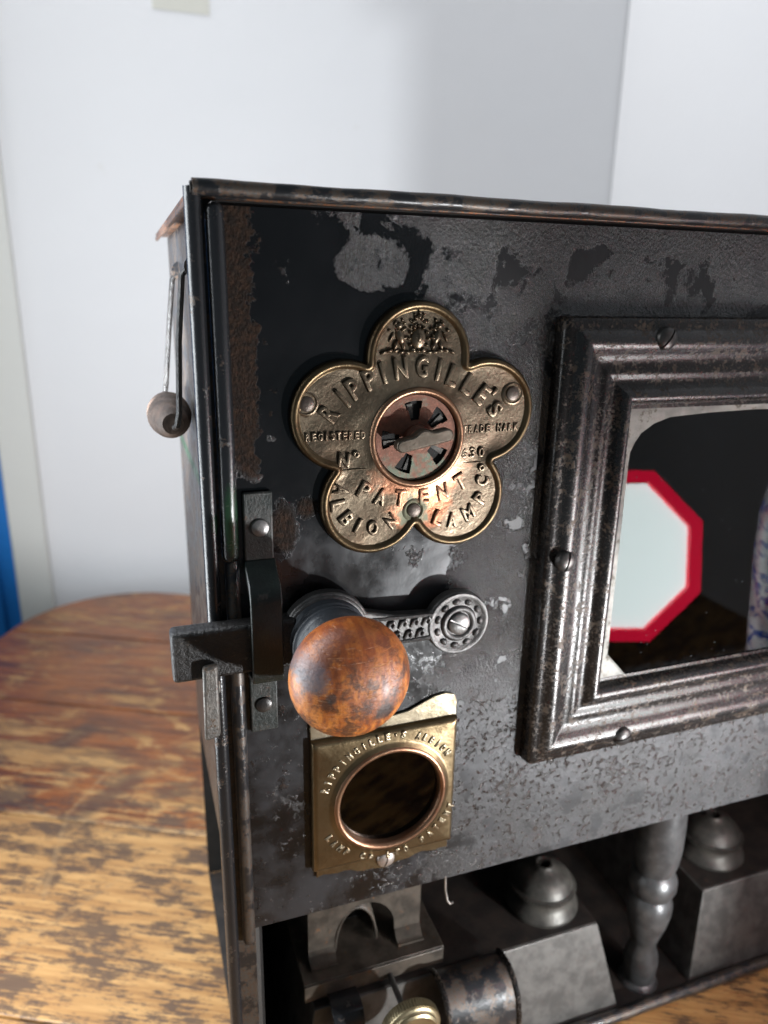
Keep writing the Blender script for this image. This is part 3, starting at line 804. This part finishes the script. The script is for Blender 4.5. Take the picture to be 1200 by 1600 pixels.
# coppered disc with wedge slots, over a pale shutter
slots = [97, 41, -37, 246, 181]
def in_slot(a, r):
    return 6.6 < r < 14.3 and any(abs((a - s + 180) % 360 - 180) < 12.0 + (r - 7.2) * 0.45 for s in slots)
nr, na = 22, 180
r0, r1 = 0.4, 16.4
vs, fs = [], []
for yy in (-1.9, -1.1):
    for i in range(nr + 1):
        for j in range(na):
            r = r0 + (r1 - r0) * i / nr; a = 2 * j
            vs.append((PX + r * math.cos(R(a)), yy, PZ + r * math.sin(R(a))))
lay = (nr + 1) * na
solid = [[not in_slot(2 * j + 1, r0 + (r1 - r0) * (i + 0.5) / nr) for j in range(na)] for i in range(nr)]
for i in range(nr):
    for j in range(na):
        if not solid[i][j]: continue
        a, b, c, d = i * na + j, i * na + (j + 1) % na, (i + 1) * na + (j + 1) % na, (i + 1) * na + j
        fs += [(a, b, c, d), (a + lay, d + lay, c + lay, b + lay)]
        if not solid[i][(j + 1) % na]: fs.append((b, b + lay, c + lay, c))
        if not solid[i][j - 1]: fs.append((a, d, d + lay, a + lay))
        if i + 1 < nr and not solid[i + 1][j]: fs.append((d, c, c + lay, d + lay))
        if i > 0 and not solid[i - 1][j]: fs.append((b, a, a + lay, b + lay))
MB()._add(vs, fs).build('vent_disc', M['disc'], pq, smooth=30)
MB().lathe((PX, 0.02, PZ), 'y-', [(16.4, 0.0), (16.4, 0.15), (0.001, 0.15)], 48).build('vent_back', M['inside'], pq)
for s in slots:
    a = s + (6 if s in (97,) else -6 if s == 41 else 8)
    q = [(7.6, a - 4), (13.2, a - 5), (13.2, a + 5), (7.6, a + 4)]
    MB().prism([(PX + r * math.cos(R(t)), PZ + r * math.sin(R(t))) for r, t in q], -0.75, -0.35).build('shutter_blade', M['cap'], pq)
# winged turn-knob
def wing(l, w, boss, tilt, dx=0.0, dz=0.0):
    pts = []
    for i in range(13): pts.append((l / 2 - w / 2 + w / 2 * math.sin(math.pi * i / 12), -w / 2 * math.cos(math.pi * i / 12)))
    for i in range(13):
        t = i / 12; x = boss * (1 - 2 * t)
        pts.append((x, w / 2 + 1.7 * math.sin(math.pi * t) ** 2))
    for i in range(13): pts.append((-l / 2 + w / 2 - w / 2 * math.sin(math.pi * i / 12), w / 2 * math.cos(math.pi * i / 12)))
    c, s = math.cos(R(tilt)), math.sin(R(tilt))
    return [(PX + dx + x * c - z * s, PZ + dz + x * s + z * c) for x, z in pts]
MB().lathe((PX, -1.8, PZ), 'y-', [(5.2, 0), (5.0, 1.2), (3.6, 1.8), (3.4, 5.0)], 28).build('turn_boss', M['disc'], pq)
MB().prism(wing(23.0, 5.0, 5.0, 11, 0.4, 0.3), -10.4, -5.6).build('turn_wing', M['wing'], pq, bevel=0.7)
for x, z in ((-43.6, 361.4), (39.3, 362.8), (-1.0, 318.3)):
    o = rivet(x, -2.3, z, 2.9, M['plaquerivet'], pq, 1.1)
    MB().lathe((x, -2.2, z), 'y-', [(5.0, 0.0), (4.5, 0.45), (3.9, 0.65), (3.3, 0.3), (3.0, -0.2)], 26, caps=False).build('rivet_collar', M['plaque'], pq)
# embossed lettering
YL = -2.35
rip = [('R', -35.5, 357.9), ('I', -30.2, 362.8), ('P', -26.2, 366.4), ('P', -20.2, 369.6), ('I', -15.0, 371.8), ('N', -8.0, 373.4), ('G', 0.4, 373.9), ('I', 7.2, 372.6),
       ('L', 13.3, 370.2), ('L', 19.8, 366.9), ('E', 26.0, 362.7), ("'", 31.2, 363.8), ('S', 31.9, 357.0)]
cx, cz = -1.5, 331.0
out = []
for ch, x, z in rip:
    rot = math.degrees(math.atan2(z - cz, x - cx)) - 90
    w = {'I': 1.5, 'N': 5.2, 'G': 4.9, 'R': 5.0, "'": 1.7, 'S': 4.6}.get(ch, 4.5)
    h = {"'": 3.4, 'S': 7.2, 'R': 8.0}.get(ch, 8.4)
    out.append((ch, x, z, h, w, rot))
word('embossed_word', out, M['plaque'], pq, YL, 0.95)
out = []
for ch, x, z in (('P', -21.6, 328.0), ('A', -15.0, 324.9), ('T', -7.0, 323.9), ('E', 3.0, 323.9), ('N', 10.8, 325.1), ('T', 18.4, 328.6)):
    out.append((ch, x, z, 6.9, 4.6 if ch != 'E' else 4.2, math.degrees(math.atan2(z - 365, x + 1.3)) + 90))
word('embossed_word', out, M['plaque'], pq, YL, 0.85)
lx, lz = PX + LD * math.cos(R(234)), PZ + LD * math.sin(R(234))
out = []
for ch, x, z in (('A', -30.7, 328.6), ('L', -32.0, 322.6), ('B', -28.6, 317.2), ('I', -24.0, 313.9), ('O', -18.0, 312.6), ('N', -10.4, 314.6)):
    out.append((ch, x, z, 6.2, 1.4 if ch == 'I' else 4.3, math.degrees(math.atan2(z - lz - 1.5, x - lx)) + 90))
word('embossed_word', out, M['plaque'], pq, YL, 0.85)
out = []
for ch, x, z, rot, h in (('L', 9.6, 314.2, -22, 6.4), ('A', 15.4, 313.0, 2, 6.2), ('M', 22.6, 315.4, 28, 6.2), ('P', 27.6, 321.2, 58, 6.0), ('C', 28.0, 328.3, 78, 6.0), ('o', 27.4, 333.8, 85, 3.0)):
    out.append((ch, x, z, h, 5.2 if ch == 'M' else 3.0 if ch == 'o' else 4.2, rot))
word('embossed_word', out, M['plaque'], pq, YL, 0.85)
def line(txt, x0, x1, z, h, dz=0.0):
    n = len(txt); st_ = (x1 - x0) / (n - 1)
    return [(ch, x0 + st_ * i, z + dz * i / n, h, st_ * (0.35 if ch == 'I' else 0.78), 0) for i, ch in enumerate(txt) if ch != ' ']
word('embossed_word', line('REGISTERED', -43.4, -22.4, 349.3, 3.3), M['plaque'], pq, YL, 0.65, 0.06, 0.015)
word('embossed_word', line('TRADE MARK', 19.2, 41.6, 349.6, 3.2), M['plaque'], pq, YL, 0.65, 0.06, 0.015)
word('embossed_word', [('N', -29.7, 340.0, 5.8, 4.6, -6), ('o', -24.9, 342.0, 2.8, 2.6, 0)], M['plaque'], pq, YL, 0.8)
word('embossed_number', [('6', 19.4, 340.2, 4.4, 2.9, 0), ('3', 23.1, 340.2, 4.4, 2.8, 0), ('0', 26.9, 340.2, 4.4, 2.9, 0)], M['plaque'], pq, YL, 0.7)
for x0, x1, z in ((-33, -20.3, 336.2), (16.5, 28.3, 336.1)):
    MB().tube([(x0, -2.4, z), (x1, -2.4, z)], 0.3, 8).build('underline', M['plaque'], pq)
# coat of arms in relief: shield, crown, two supporters and ribbon
def blob(mb, x, z, rx, rz, rot=0, h=1.0):
    n, k = 14, 5
    c, s = math.cos(R(rot)), math.sin(R(rot)); vs, fs = [], []
    for i in range(k + 1):
        t = i / k; rr = math.cos(t * math.pi / 2); hh = math.sin(t * math.pi / 2) * h
        for j in range(n):
            a = 2 * math.pi * j / n
            px, pz = rx * rr * math.cos(a), rz * rr * math.sin(a)
            vs.append((x + px * c - pz * s, -2.2 - hh, z + px * s + pz * c))
    for i in range(k):
        for j in range(n):
            fs.append((i * n + j, i * n + (j + 1) % n, (i + 1) * n + (j + 1) % n, (i + 1) * n + j))
    mb._add(vs, fs)
cr = MB()
CX = -1.3
blob(cr, CX, 384.0, 3.2, 4.0, 0, 1.5); blob(cr, CX, 384.3, 1.7, 2.3, 0, 2.0)
for i in range(12):                                              # border round the shield
    a = R(30 * i); blob(cr, CX + 3.8 * math.cos(a), 384 + 4.5 * math.sin(a), 0.75, 0.75, 0, 1.5)
for dx, dz, r in ((-2.4, 390.0, 0.8), (-1.2, 391.2, 0.9), (0, 391.8, 1.0), (1.2, 391.2, 0.9), (2.4, 390.0, 0.8), (0, 393.4, 0.6), (-1.8, 392.6, 0.5), (1.8, 392.6, 0.5)):
    blob(cr, CX + dx, dz, r, r * 1.1, 0, 1.5)
for s in (-1, 1):
    for x, z, rx, rz, rot, h in ((7.2, 384.6, 1.7, 3.2, 20, 1.6), (7.8, 388.6, 1.6, 1.4, 0, 1.8), (9.3, 389.6, 0.7, 1.3, -30, 1.3), (6.0, 387.3, 1.6, 0.7, 30, 1.4), (5.6, 384.2, 1.5, 0.7, 10, 1.4),
                             (6.0, 381.6, 0.9, 2.0, 15, 1.4), (8.9, 381.7, 0.9, 2.1, -20, 1.4), (10.6, 384.6, 0.6, 2.2, -25, 1.2), (11.5, 387.0, 0.9, 0.7, 0, 1.2), (6.6, 390.6, 0.6, 0.9, 0, 1.2)):
        blob(cr, CX + s * x, z, rx, rz, s * -rot, h)
    for t in range(6):
        blob(cr, CX + s * (2.0 + t * 2.3), 379.6 - 0.5 * math.sin(t * 1.3) - t * 0.08, 1.5, 0.75, s * (10 - 6 * t), 1.3)
for i in range(26):
    a = random.uniform(0, 6.28); q = random.uniform(4.5, 10.5)
    blob(cr, CX + q * math.cos(a) * 1.05, 386.2 + q * math.sin(a) * 0.55, random.uniform(.35, .7), random.uniform(.35, .8), random.uniform(0, 90), 1.1)
cr.build('coat_of_arms', M['plaque'], pq, smooth=60)

# ------------------------------------------------------------------ latch
lv_out = []
BC, BR, PC, PR = (-38.0, 272.8), 17.4, (17.9, 269.8), 13.8
lv_out += circle(*BC, BR, 40, 24, 336)
lv_out += [(-10, 263.8)] + circle(*PC, PR, 32, 206, 514) + [(-10, 277.0)]
lev = MB().prism(lv_out, -8.6, -3.2).build('latch_lever', M['iron'], st, bevel=0.9)
MB().lathe((*[BC[0], -8.4, BC[1]],), 'y-', [(16.6, 0.0), (16.2, 0.9), (14.6, 1.2), (13.6, 0.6)], 44, caps=False).build('boss_rim', M['iron'], lev, smooth=60)
MB().lathe((PC[0], -8.4, PC[1]), 'y-', [(13.4, 0), (13.2, 0.8), (12.2, 1.0), (11.4, 0.3), (8.0, 0.25), (7.4, 1.3), (6.2, 1.5), (5.4, 0.8)], 44, caps=False).build('pivot_rim', M['iron'], lev, smooth=60)
for i in range(11):                                              # cast leaf ornament round the pivot
    a = 360 * i / 11
    x, z = PC[0] + 9.7 * math.cos(R(a)), PC[1] + 9.7 * math.sin(R(a))
    ca, sa = math.cos(R(a)), math.sin(R(a))
    mb = MB(); vs = []; n = 10
    prof = [(1.0, 0), (0.8, 0.7), (0.4, 1.1), (0.05, 1.2)]
    for r, h in prof:
        for j in range(n):
            b = 2 * math.pi * j / n; u, w = 1.5 * r * math.cos(b), 2.1 * r * math.sin(b)
            vs.append((x + u * ca - w * sa, -8.4 - h, z + u * sa + w * ca))
    mb._add(vs, [(p * n + j, p * n + (j + 1) % n, (p + 1) * n + (j + 1) % n, (p + 1) * n + j) for p in range(3) for j in range(n)])
    mb.build('cast_ornament', M['iron'], lev, smooth=60)
for i in range(10):
    x = -19.5 + i * 2.55
    z = 270.4 + (2.6 if i % 2 else -2.4)
    pts = [(x - 1.6, -8.6, z - 1.4), (x - 0.6, -9.0, z + 1.0), (x + 0.8, -9.1, z + 1.5), (x + 1.6, -8.9, z + 0.4), (x + 1.0, -8.7, z - 0.8)]
    MB().tube(pts, 0.75, 7, dome=True).build('cast_ornament', M['iron'], lev)
for z0, z1 in ((276.4, 275.2), (264.6, 265.4)):
    MB().tube([(-22, -8.5, z0), (6, -8.5, z1)], 0.85, 8).build('arm_border', M['iron'], lev)
screw('pivot_screw', PC[0], -9.6, PC[1], 4.9, M['rivet'], lev, -28, 2.0)
bar = MB().box(-96.2, -50, -11.2, -3.0, 262.4, 282.2).build('latch_bar', M['latchbar'], lev, bevel=1.6, seg=3)
neck = MB().lathe((-38.0, -8.0, 272.6), 'y-', [(15.6, 0), (15.4, 2.5), (14.9, 4.0), (14.9, 8), (15.3, 10.5), (14.4, 12.5), (12.8, 14), (11.8, 19)], 44).build('knob_neck', M['neck'], lev, smooth=50)
for h in (5.2, 8.6):
    MB().lathe((-38.0, -8.0, 272.6), 'y-', [(14.9, h - 0.7), (15.5, h), (14.9, h + 0.7)], 40, caps=False).build('neck_ring', M['neck'], lev)
kp = []
for i in range(41):
    a = -56 + 146 * i / 40
    ca, sa = math.cos(R(a)), math.sin(R(a))
    r = 21.6 * abs(ca) ** (0.82 if sa > 0 else 0.95)
    kp.append((r if i < 40 else 0.0001, 31.0 + (15.5 * sa ** 1.0 if sa > 0 else 16.5 * sa)))
MB().lathe((-38.0, -8.0, 271.2), 'y-', [(v[0], v[1] - 0.0) for v in kp], 64).build('wooden_knob', M['knobwood'], lev, smooth=70)

# keeper strap over the bar
kb = MB().box(-67.6, -56.6, -2.0, -0.3, 303.5, 330).build('keeper', M['brackettab'], st, bevel=0.7)
prof = [(-0.3, 305), (-2.0, 306), (-13.2, 296.5), (-15.0, 293), (-15.0, 259.5), (-13.4, 257.5), (-11.6, 258.8), (-12.8, 261), (-12.8, 292), (-12.0, 294.5), (-1.0, 303.2), (-0.3, 303.2)]
prof = [(-0.4, 304.0), (-2.1, 304.0), (-4.6, 301.5), (-11.5, 297.5), (-13.8, 294.6), (-14.6, 291.0), (-14.6, 262.0), (-13.6, 259.0), (-11.0, 257.8), (-2.0, 256.6), (-2.0, 255.0), (-0.4, 255.0), (-0.4, 258.4), (-10.6, 259.6), (-12.6, 262.0), (-12.6, 290.6), (-11.6, 293.0), (-4.0, 299.4), (-0.4, 300.4)]
MB().prismx(prof, -67.9, -56.2).build('strap', M['bracket'], kb, bevel=0.5)
MB().box(-67.5, -56.7, -1.7, -0.3, 230.6, 256.2).build('lower_tab', M['brackettab'], kb, bevel=0.5)
rivet(-61.6, -2.0, 316.4, 3.5, M['rivet'], kb, 1.3)
rivet(-62.3, -1.7, 242.6, 3.4, M['screw'], kb, 1.3)
# catch on the corner post
ct = MB().hexa([(-86.8, -15.0, 238.6), (-80.6, -14.2, 239.4), (-80.6, -2.0, 243), (-84.6, -2.0, 243)],
          [(-86.0, -15.0, 269.0), (-80.4, -14.6, 269.6), (-80.4, -11.6, 269.6), (-86.0, -11.6, 269.0)]).build('bar_catch', M['catch'], st, bevel=1.1)
MB().box(-84.6, -79.6, -12, -2.2, 256.5, 262.0).build('catch_seat', M['catch'], ct, bevel=0.6)

# ------------------------------------------------------------------ sight glass plate
SX0, SX1, SZ0, SZ1 = -43.6, 22.6, 156.2, 221.6
HC, HR = (-8.6, 187.8), 23.2
nA = 120
def sq(a, inset):
    """ray from hole centre to rounded square"""
    c, s = math.cos(R(a)), math.sin(R(a))
    x0, x1, z0, z1 = SX0 + inset - HC[0], SX1 - inset - HC[0], SZ0 + inset - HC[1], SZ1 - inset - HC[1]
    t = 1e9
    if c > 1e-6: t = min(t, x1 / c)
    if c < -1e-6: t = min(t, x0 / c)
    if s > 1e-6: t = min(t, z1 / s)
    if s < -1e-6: t = min(t, z0 / s)
    return (HC[0] + t * c, HC[1] + t * s)
angs = sorted({i * 3.0 for i in range(120)} | {math.degrees(math.atan2(z - HC[1], x - HC[0])) % 360 for x in (SX0, SX1) for z in (SZ0, SZ1)})
rings = []
for ins, h in ((0.0, 0.2), (0.1, 2.6), (0.6, 3.6), (1.5, 4.2), (2.6, 4.4)):
    rings.append([(*[p for p in (sq(a, ins),)][0], h) for a in angs])
for r, h in ((28.3, 4.4), (27.3, 4.6), (26.4, 5.4), (25.2, 5.8)):
    rings.append([(HC[0] + r * math.cos(R(a)), HC[1] + r * math.sin(R(a)), h) for a in angs])
vs = [(x, -h, z) for ring in rings for x, z, h in ring]
n = len(angs)
fs = [(i * n + j, i * n + (j + 1) % n, (i + 1) * n + (j + 1) % n, (i + 1) * n + j) for i in range(len(rings) - 1) for j in range(n)]
sp = MB()._add(vs, fs).build('sight_plate', M['sightbrass'], st, smooth=50)
sp['label'] = 'square brass sight-hole plate with round dark glass'
lip = [(-43.4, 221.0), (22.6, 221.0), (22.8, 228.6), (21.4, 231.8), (17.5, 233.2), (12.0, 232.6), (6.0, 230.2), (0.0, 227.6), (-6, 226.8), (-15, 226.8), (-21, 227.6), (-27, 230.2), (-33, 232.6), (-38.5, 233.2), (-42.2, 231.6), (-43.6, 228)]
MB().prism(lip[::-1], -1.3, -0.3).build('top_flange', M['sightletter'], sp, bevel=0.3)
bl = [(-41.5, 157.5)] + [(-41.5 + 63 * i / 20, 151.0 + 1.2 * math.sin(i * 0.5) + 0.6 * math.sin(i * 1.7) - 2.0 * math.sin(math.pi * i / 20)) for i in range(21)] + [(21.5, 157.5)]
MB().prism(bl, -1.3, -0.3).build('bottom_flange', M['sightbrass'], sp, bevel=0.3)
MB().lathe((HC[0], 0, HC[1]), 'y-', [(26.2, 5.0), (25.6, 6.1), (24.6, 6.5), (23.6, 6.0), (23.1, 4.6), (23.0, 2.0), (22.9, 0.3)], 72, caps=False).build('copper_bezel', M['coppering'], sp, smooth=60)
MB().lathe((HC[0], 0, HC[1]), 'y-', [(22.95, 1.0), (22.95, 2.4), (0.001, 2.4)], 48).build('sight_glass', M['sightglass'], sp)
out = []
txt = "RIPPINGILLE'S ALBION"
for i, ch in enumerate(txt):
    if ch == ' ': continue
    a = 160 - 126 * i / (len(txt) - 1)
    w = {'I': 0.9, "'": 0.7}.get(ch, 2.3)
    out.append((ch, HC[0] + 31.6 * math.cos(R(a)), HC[1] + 31.2 * math.sin(R(a)), 1.6 if ch == "'" else 3.7, w, a - 90))
word('embossed_word', out, M['sightletter'], sp, -4.2, 0.75, 0.07, 0.01)
out = []
txt = 'LAMP Co LTD PATENT'
for i, ch in enumerate(txt):
    if ch == ' ': continue
    a = 208 + 130 * i / (len(txt) - 1)
    out.append((ch, HC[0] + 31.6 * math.cos(R(a)), HC[1] + 30.2 * math.sin(R(a)), 2.4 if ch == 'o' else 3.5, 2.3, a + 90))
word('embossed_word', out, M['sightletter'], sp, -4.2, 0.75, 0.07, 0.01)
screw('screw', -9.2, -1.9, 152.6, 4.3, M['palescrew'], sp, 75, 2.2)

# ------------------------------------------------------------------ oil lamps in the base
def lamp(label, xa, xb, flip):
    o = thing('oil_lamp', label, 'oil lamp', ((xa + xb) / 2, 70, 3.1), 'oil lamps in the stove base')
    zt, zb = 57.0, 3.3
    tank = MB().hexa([(xa, 1, zb), (xb, 1, zb), (xb, 150, zb), (xa, 150, zb)],
                     [(xa + 12, 12.5, zt), (xb - 12, 12.5, zt), (xb - 12, 138, zt), (xa + 12, 138, zt)]).build('tank', M['tank'], o, bevel=0.5)
    MB().hexa([(xa + 12.6, 13.6, zt + 0.1), (xb - 12.6, 13.6, zt + 0.1), (xb - 12.6, 137, zt + 0.1), (xa + 12.6, 137, zt + 0.1)],
              [(xa + 12.6, 13.6, zt + 0.5), (xb - 12.6, 13.6, zt + 0.5), (xb - 12.6, 137, zt + 0.5), (xa + 12.6, 137, zt + 0.5)]).build('tank_top', M['tanktop'], tank)
    return o, tank
def filler(o, x, y, z):
    cap = MB().lathe((x, y, z), 'z', [(20.8, 0), (21.4, 1.2), (21.2, 2.6), (19.8, 4.6), (18.2, 7.4), (17.4, 10.2), (17.6, 11.8), (18.3, 12.4)], 48).build('filler_cap', M['cap'], o, smooth=50)
    MB().lathe((x, y, z), 'z', [(18.3, 12.3), (19.0, 13.2), (19.0, 14.6), (18.2, 15.2), (17.4, 15.4), (16.2, 18.4), (13.4, 21.6), (9.2, 24.2), (6.0, 25.6), (5.2, 26.8), (4.2, 27.0), (3.4, 26.4), (3.0, 22.0), (0.001, 21.8)], 48).build('dome', M['cap'], cap, smooth=40)
    mb = MB()
    for i in range(64):
        a = 2 * math.pi * i / 64
        mb.tube([(x + 19.0 * math.cos(a), y + 19.0 * math.sin(a), z + 13.0), (x + 19.0 * math.cos(a), y + 19.0 * math.sin(a), z + 14.8)], 0.45, 5)
    kn = mb.build('milled_rim', M['cap'], cap); kn['kind'] = 'stuff'
ll, tank_l = lamp('grey tin oil lamp with knurled brass wick winder and curled pull strap', -52, 138.0, False)
filler(ll, 103.5, 37.5, 57.4)
# curled pull strap on the tank front
arc = [(12.0, 60.2), (7.0, 62.0), (0.5, 62.2), (-5.5, 59.4), (-10.2, 53.5), (-12.8, 45.5), (-13.8, 36), (-13.9, 24), (-13.4, 10)]
inner = [(y + 1.7 * (0.25 + 0.75 * min(1, i / 4)), z - 1.7 * (1 - 0.8 * min(1, i / 6))) for i, (y, z) in enumerate(arc)]
ps = MB().prismx(arc + inner[::-1], 23.5, 62).build('pull_strap', M['edge'], ll, bevel=0.3, smooth=60)
for x in (23.5, 62):
    MB().tube([(x, y, z) for y, z in arc], 1.5, 8, dome=True).build('wired_edge', M['frame'], ps)
arc = [(15, 61.5), (8, 63.0), (2.5, 61.4), (-0.5, 56), (-1.6, 48), (-1.4, 40)]
inner = [(y + 1.4, z - 1.2) for y, z in arc]
MB().prismx(arc + inner[::-1], -33, -17.5).build('spring_clip', M['black'], ll, bevel=0.4, smooth=60)
# burner gallery behind the winder
MB().hexa([(-44, 17.5, 66.6), (32.0, 17.5, 66.6), (32.0, 90, 66.6), (-44, 90, 66.6)], [(-44, 17.5, 68.2), (32.0, 17.5, 68.2), (32.0, 90, 68.2), (-44, 90, 68.2)]).build('burner_shelf', M['burner'], ll, bevel=0.4)
MB().box(-44, 31.4, 16.3, 17.4, 58.2, 68.0).build('shelf_lip', M['burner'], ll, bevel=0.4)
pl = [(-38.5, 69), (-24.5, 69)] + [(-8.0 - 16.5 * math.cos(R(a)), 77 + 19.5 * math.sin(R(a))) for a in range(0, 181, 15)] + [(8.5, 69), (23, 69), (23, 134), (-38.5, 134)]
me = filled([pl], 1.0, 31.0)
gal = link('gallery_plate', me, M['burner'], ll)
MB().prismx([(31.6, 68.4), (31.6, 74), (30.4, 74), (27.5, 69.8), (24, 69.4), (24, 68.4)], 8.7, 23).build('foot', M['burner'], gal, smooth=60)
MB().prismx([(31.6, 68.4), (31.6, 74), (30.4, 74), (27.5, 69.8), (24, 69.4), (24, 68.4)], -38.5, -24.6).build('foot', M['burner'], gal, smooth=60)
vs, fs = [], []
for i in range(13):
    a = R(15 * i)
    for y in (31.6, 75):
        vs.append((-12.5 - 12.0 * math.cos(a) + (y - 31.6) * 0.12, y, 69.5 + 24.5 * math.sin(a)))
fs = [(2 * i, 2 * i + 1, 2 * i + 3, 2 * i + 2) for i in range(12)]
tu = MB()._add(vs, fs).build('wick_tube', M['burner'], ll)
sol = tu.modifiers.new('sheet', 'SOLIDIFY'); sol.thickness = 0.0012
MB().box(-20, -4, 50, 52, 68.4, 90).build('wick', M['inside'], ll)
# wick winder: rod and knurled knob
wx, wz = 1.2, 60.6
MB().tube([(wx, 45, wz), (wx, -12, wz)], 1.5, 12).build('winder_rod', M['iron'], ll)
wk = MB().lathe((wx, -9.5, wz), 'y-', [(5, -1), (13.2, 0), (14.2, 0.6), (14.4, 1.2), (14.4, 6.0), (14.0, 6.6), (12.8, 7.0), (12.4, 7.9), (12.6, 8.5), (11.6, 9.3), (10.2, 9.0), (6.0, 8.7), (3.2, 9.0), (2.6, 10.2), (0.001, 10.6)], 64).build('winder_knob', M['wickbrass'], ll, smooth=40)
mb = MB()
for i in range(64):
    a = 2 * math.pi * i / 64
    mb.tube([(wx + 14.4 * math.cos(a), -10.9, wz + 14.4 * math.sin(a)), (wx + 14.4 * math.cos(a), -15.3, wz + 14.4 * math.sin(a))], 0.6, 5)
kn = mb.build('knurling', M['wickbrass'], wk); kn['kind'] = 'stuff'
lr, tank_r = lamp('grey tin oil lamp with domed filler cap beneath the oven window', 189.4, 376.0, True)
filler(lr, 229.5, 40.0, 57.4)

# ------------------------------------------------------------------ lamps of the room and the added fill panel
def octagon(r, rot=22.5): return [(r * math.cos(R(rot + 45 * i)), r * math.sin(R(rot + 45 * i))) for i in range(8)]
def work_light(loc, normal, apo, label, face_mat, rim_mat):
    o = thing('work_light', label, 'work light', (loc[0], loc[1], 0), 'work lights on the table')
    n = Vector(normal).normalized()
    side = Vector((0, 0, 1)).cross(n).normalized(); upv = n.cross(side)
    c = Vector(loc)
    def ext(poly, a, b):
        k = len(poly); mb = MB()
        pts = [c + side * x + upv * y + n * a for x, y in poly] + [c + side * x + upv * y + n * b for x, y in poly]
        return mb._add(pts, [tuple(range(k))[::-1], tuple(range(k, 2 * k))] + [(i, (i + 1) % k, (i + 1) % k + k, i + k) for i in range(k)])
    R8 = apo / math.cos(R(22.5))
    ext(octagon(R8), -30, -3.2).build('housing', M['lampblack'], o, bevel=2)
    k = 8; mb = MB(); rr = R8 * 0.86; vs = []
    for r, h in ((R8, -3.0), (R8, 4.0), (rr, 4.0), (rr, -3.0)):
        vs += [c + side * x + upv * y + n * h for x, y in octagon(r)]
    mb._add(vs, [(a * 8 + j, a * 8 + (j + 1) % 8, b * 8 + (j + 1) % 8, b * 8 + j) for a, b in ((0, 1), (1, 2), (2, 3), (3, 0)) for j in range(8)])
    mb.build('rim', rim_mat, o)
    ext(octagon(rr * 0.985), -3.0, 0.5).build('diffuser', face_mat, o)
    b = c - n * 18 - Vector((0, 0, apo * 0.9)); 
    MB().tube([tuple(b), (b.x, b.y, 6)], 7, 12).build('stand', M['lampblack'], o)
    MB().lathe((b.x, b.y, 0.1), 'z', [(48, 0), (48, 4), (40, 7), (8, 9)], 28).build('foot', M['lampblack'], o)
    return o
work_light([v * 1000 for v in FRONT_LAMP], (-0.30, 0.92, 0.25), 64, 'octagonal red-rimmed work light mirrored in the oven glass', M['lampface'], M['lampred'])
bx, by, bz_ = [v * 1000 for v in SIDE_LAMP]
dl = thing('gooseneck_lamp', 'black gooseneck spot lamp aimed at the white wall', 'lamp', (bx - 150, by - 90, 0))
MB().lathe((bx - 150, by - 90, 0.2), 'z', [(42, 0), (42, 5), (34, 9), (7, 12)], 32).build('foot', M['lampblack'], dl)
MB().tube([(bx - 150, by - 90, 10), (bx - 152, by - 90, 200), (bx - 146, by - 84, 260), (bx - 124, by - 70, 300), (bx - 90, by - 52, 318), (bx - 55, by - 32, bz_ - 9)], 5, 12).build('gooseneck', M['lampblack'], dl)
MB().tube([(bx - 58, by - 34, bz_ - 9), (bx - 28, by - 16, bz_ - 3), (bx - 14, by - 8, bz_ - 1)], [9, 14, 10], 20).build('bulb_socket', M['lampblack'], dl)
td = (TORCH_AIM - TORCH).normalized()
tc_ = TORCH * 1000
tt = thing('hand_torch', 'small black hand torch propped up on the table, shining at the door', 'torch', (tc_.x, tc_.y, 0))
MB().tube([tuple(tc_ - td * 4), tuple(tc_ - td * 16), tuple(tc_ - td * 30), tuple(tc_ - td * 36), tuple(tc_ - td * 110)], [17, 17, 14, 11, 11], 24).build('barrel', M['lampblack'], tt)
tb_ = tc_ - td * 70
MB().lathe((tb_.x, tb_.y, 0.2), 'z', [(34, 0), (34, 5), (6, 8), (5, tb_.z - 8)], 24).build('clamp_stand', M['lampblack'], tt)
qx, qy, qz = [v * 1000 for v in FILL_PANEL]
tl = thing('fill_panel', 'unseen light panel added beside the stove to light its left edges', 'lamp', (qx - 30, qy, 0))
MB().box(qx - 50, qx - 22, qy - 100, qy + 100, 40, 640).build('housing', M['lampblack'], tl, bevel=3)
MB().lathe((qx - 36, qy, 0.2), 'z', [(55, 0), (55, 6), (44, 10), (9, 14), (9, 42)], 32).build('foot', M['lampblack'], tl)
jar = thing('ceramic_jar', 'blue and white glazed ceramic jar mirrored at the edge of the oven glass', 'jar', (322, -80, 0))
MB().lathe((322, -80, 0.3), 'z', [(30, 0), (32, 2), (28, 12), (26, 60), (30, 120), (36, 180), (40, 230), (41, 262), (36, 300), (24, 322), (18, 330), (19, 345), (16.5, 345), (15, 328)], 48).build('body', M['jar'], jar, smooth=60)
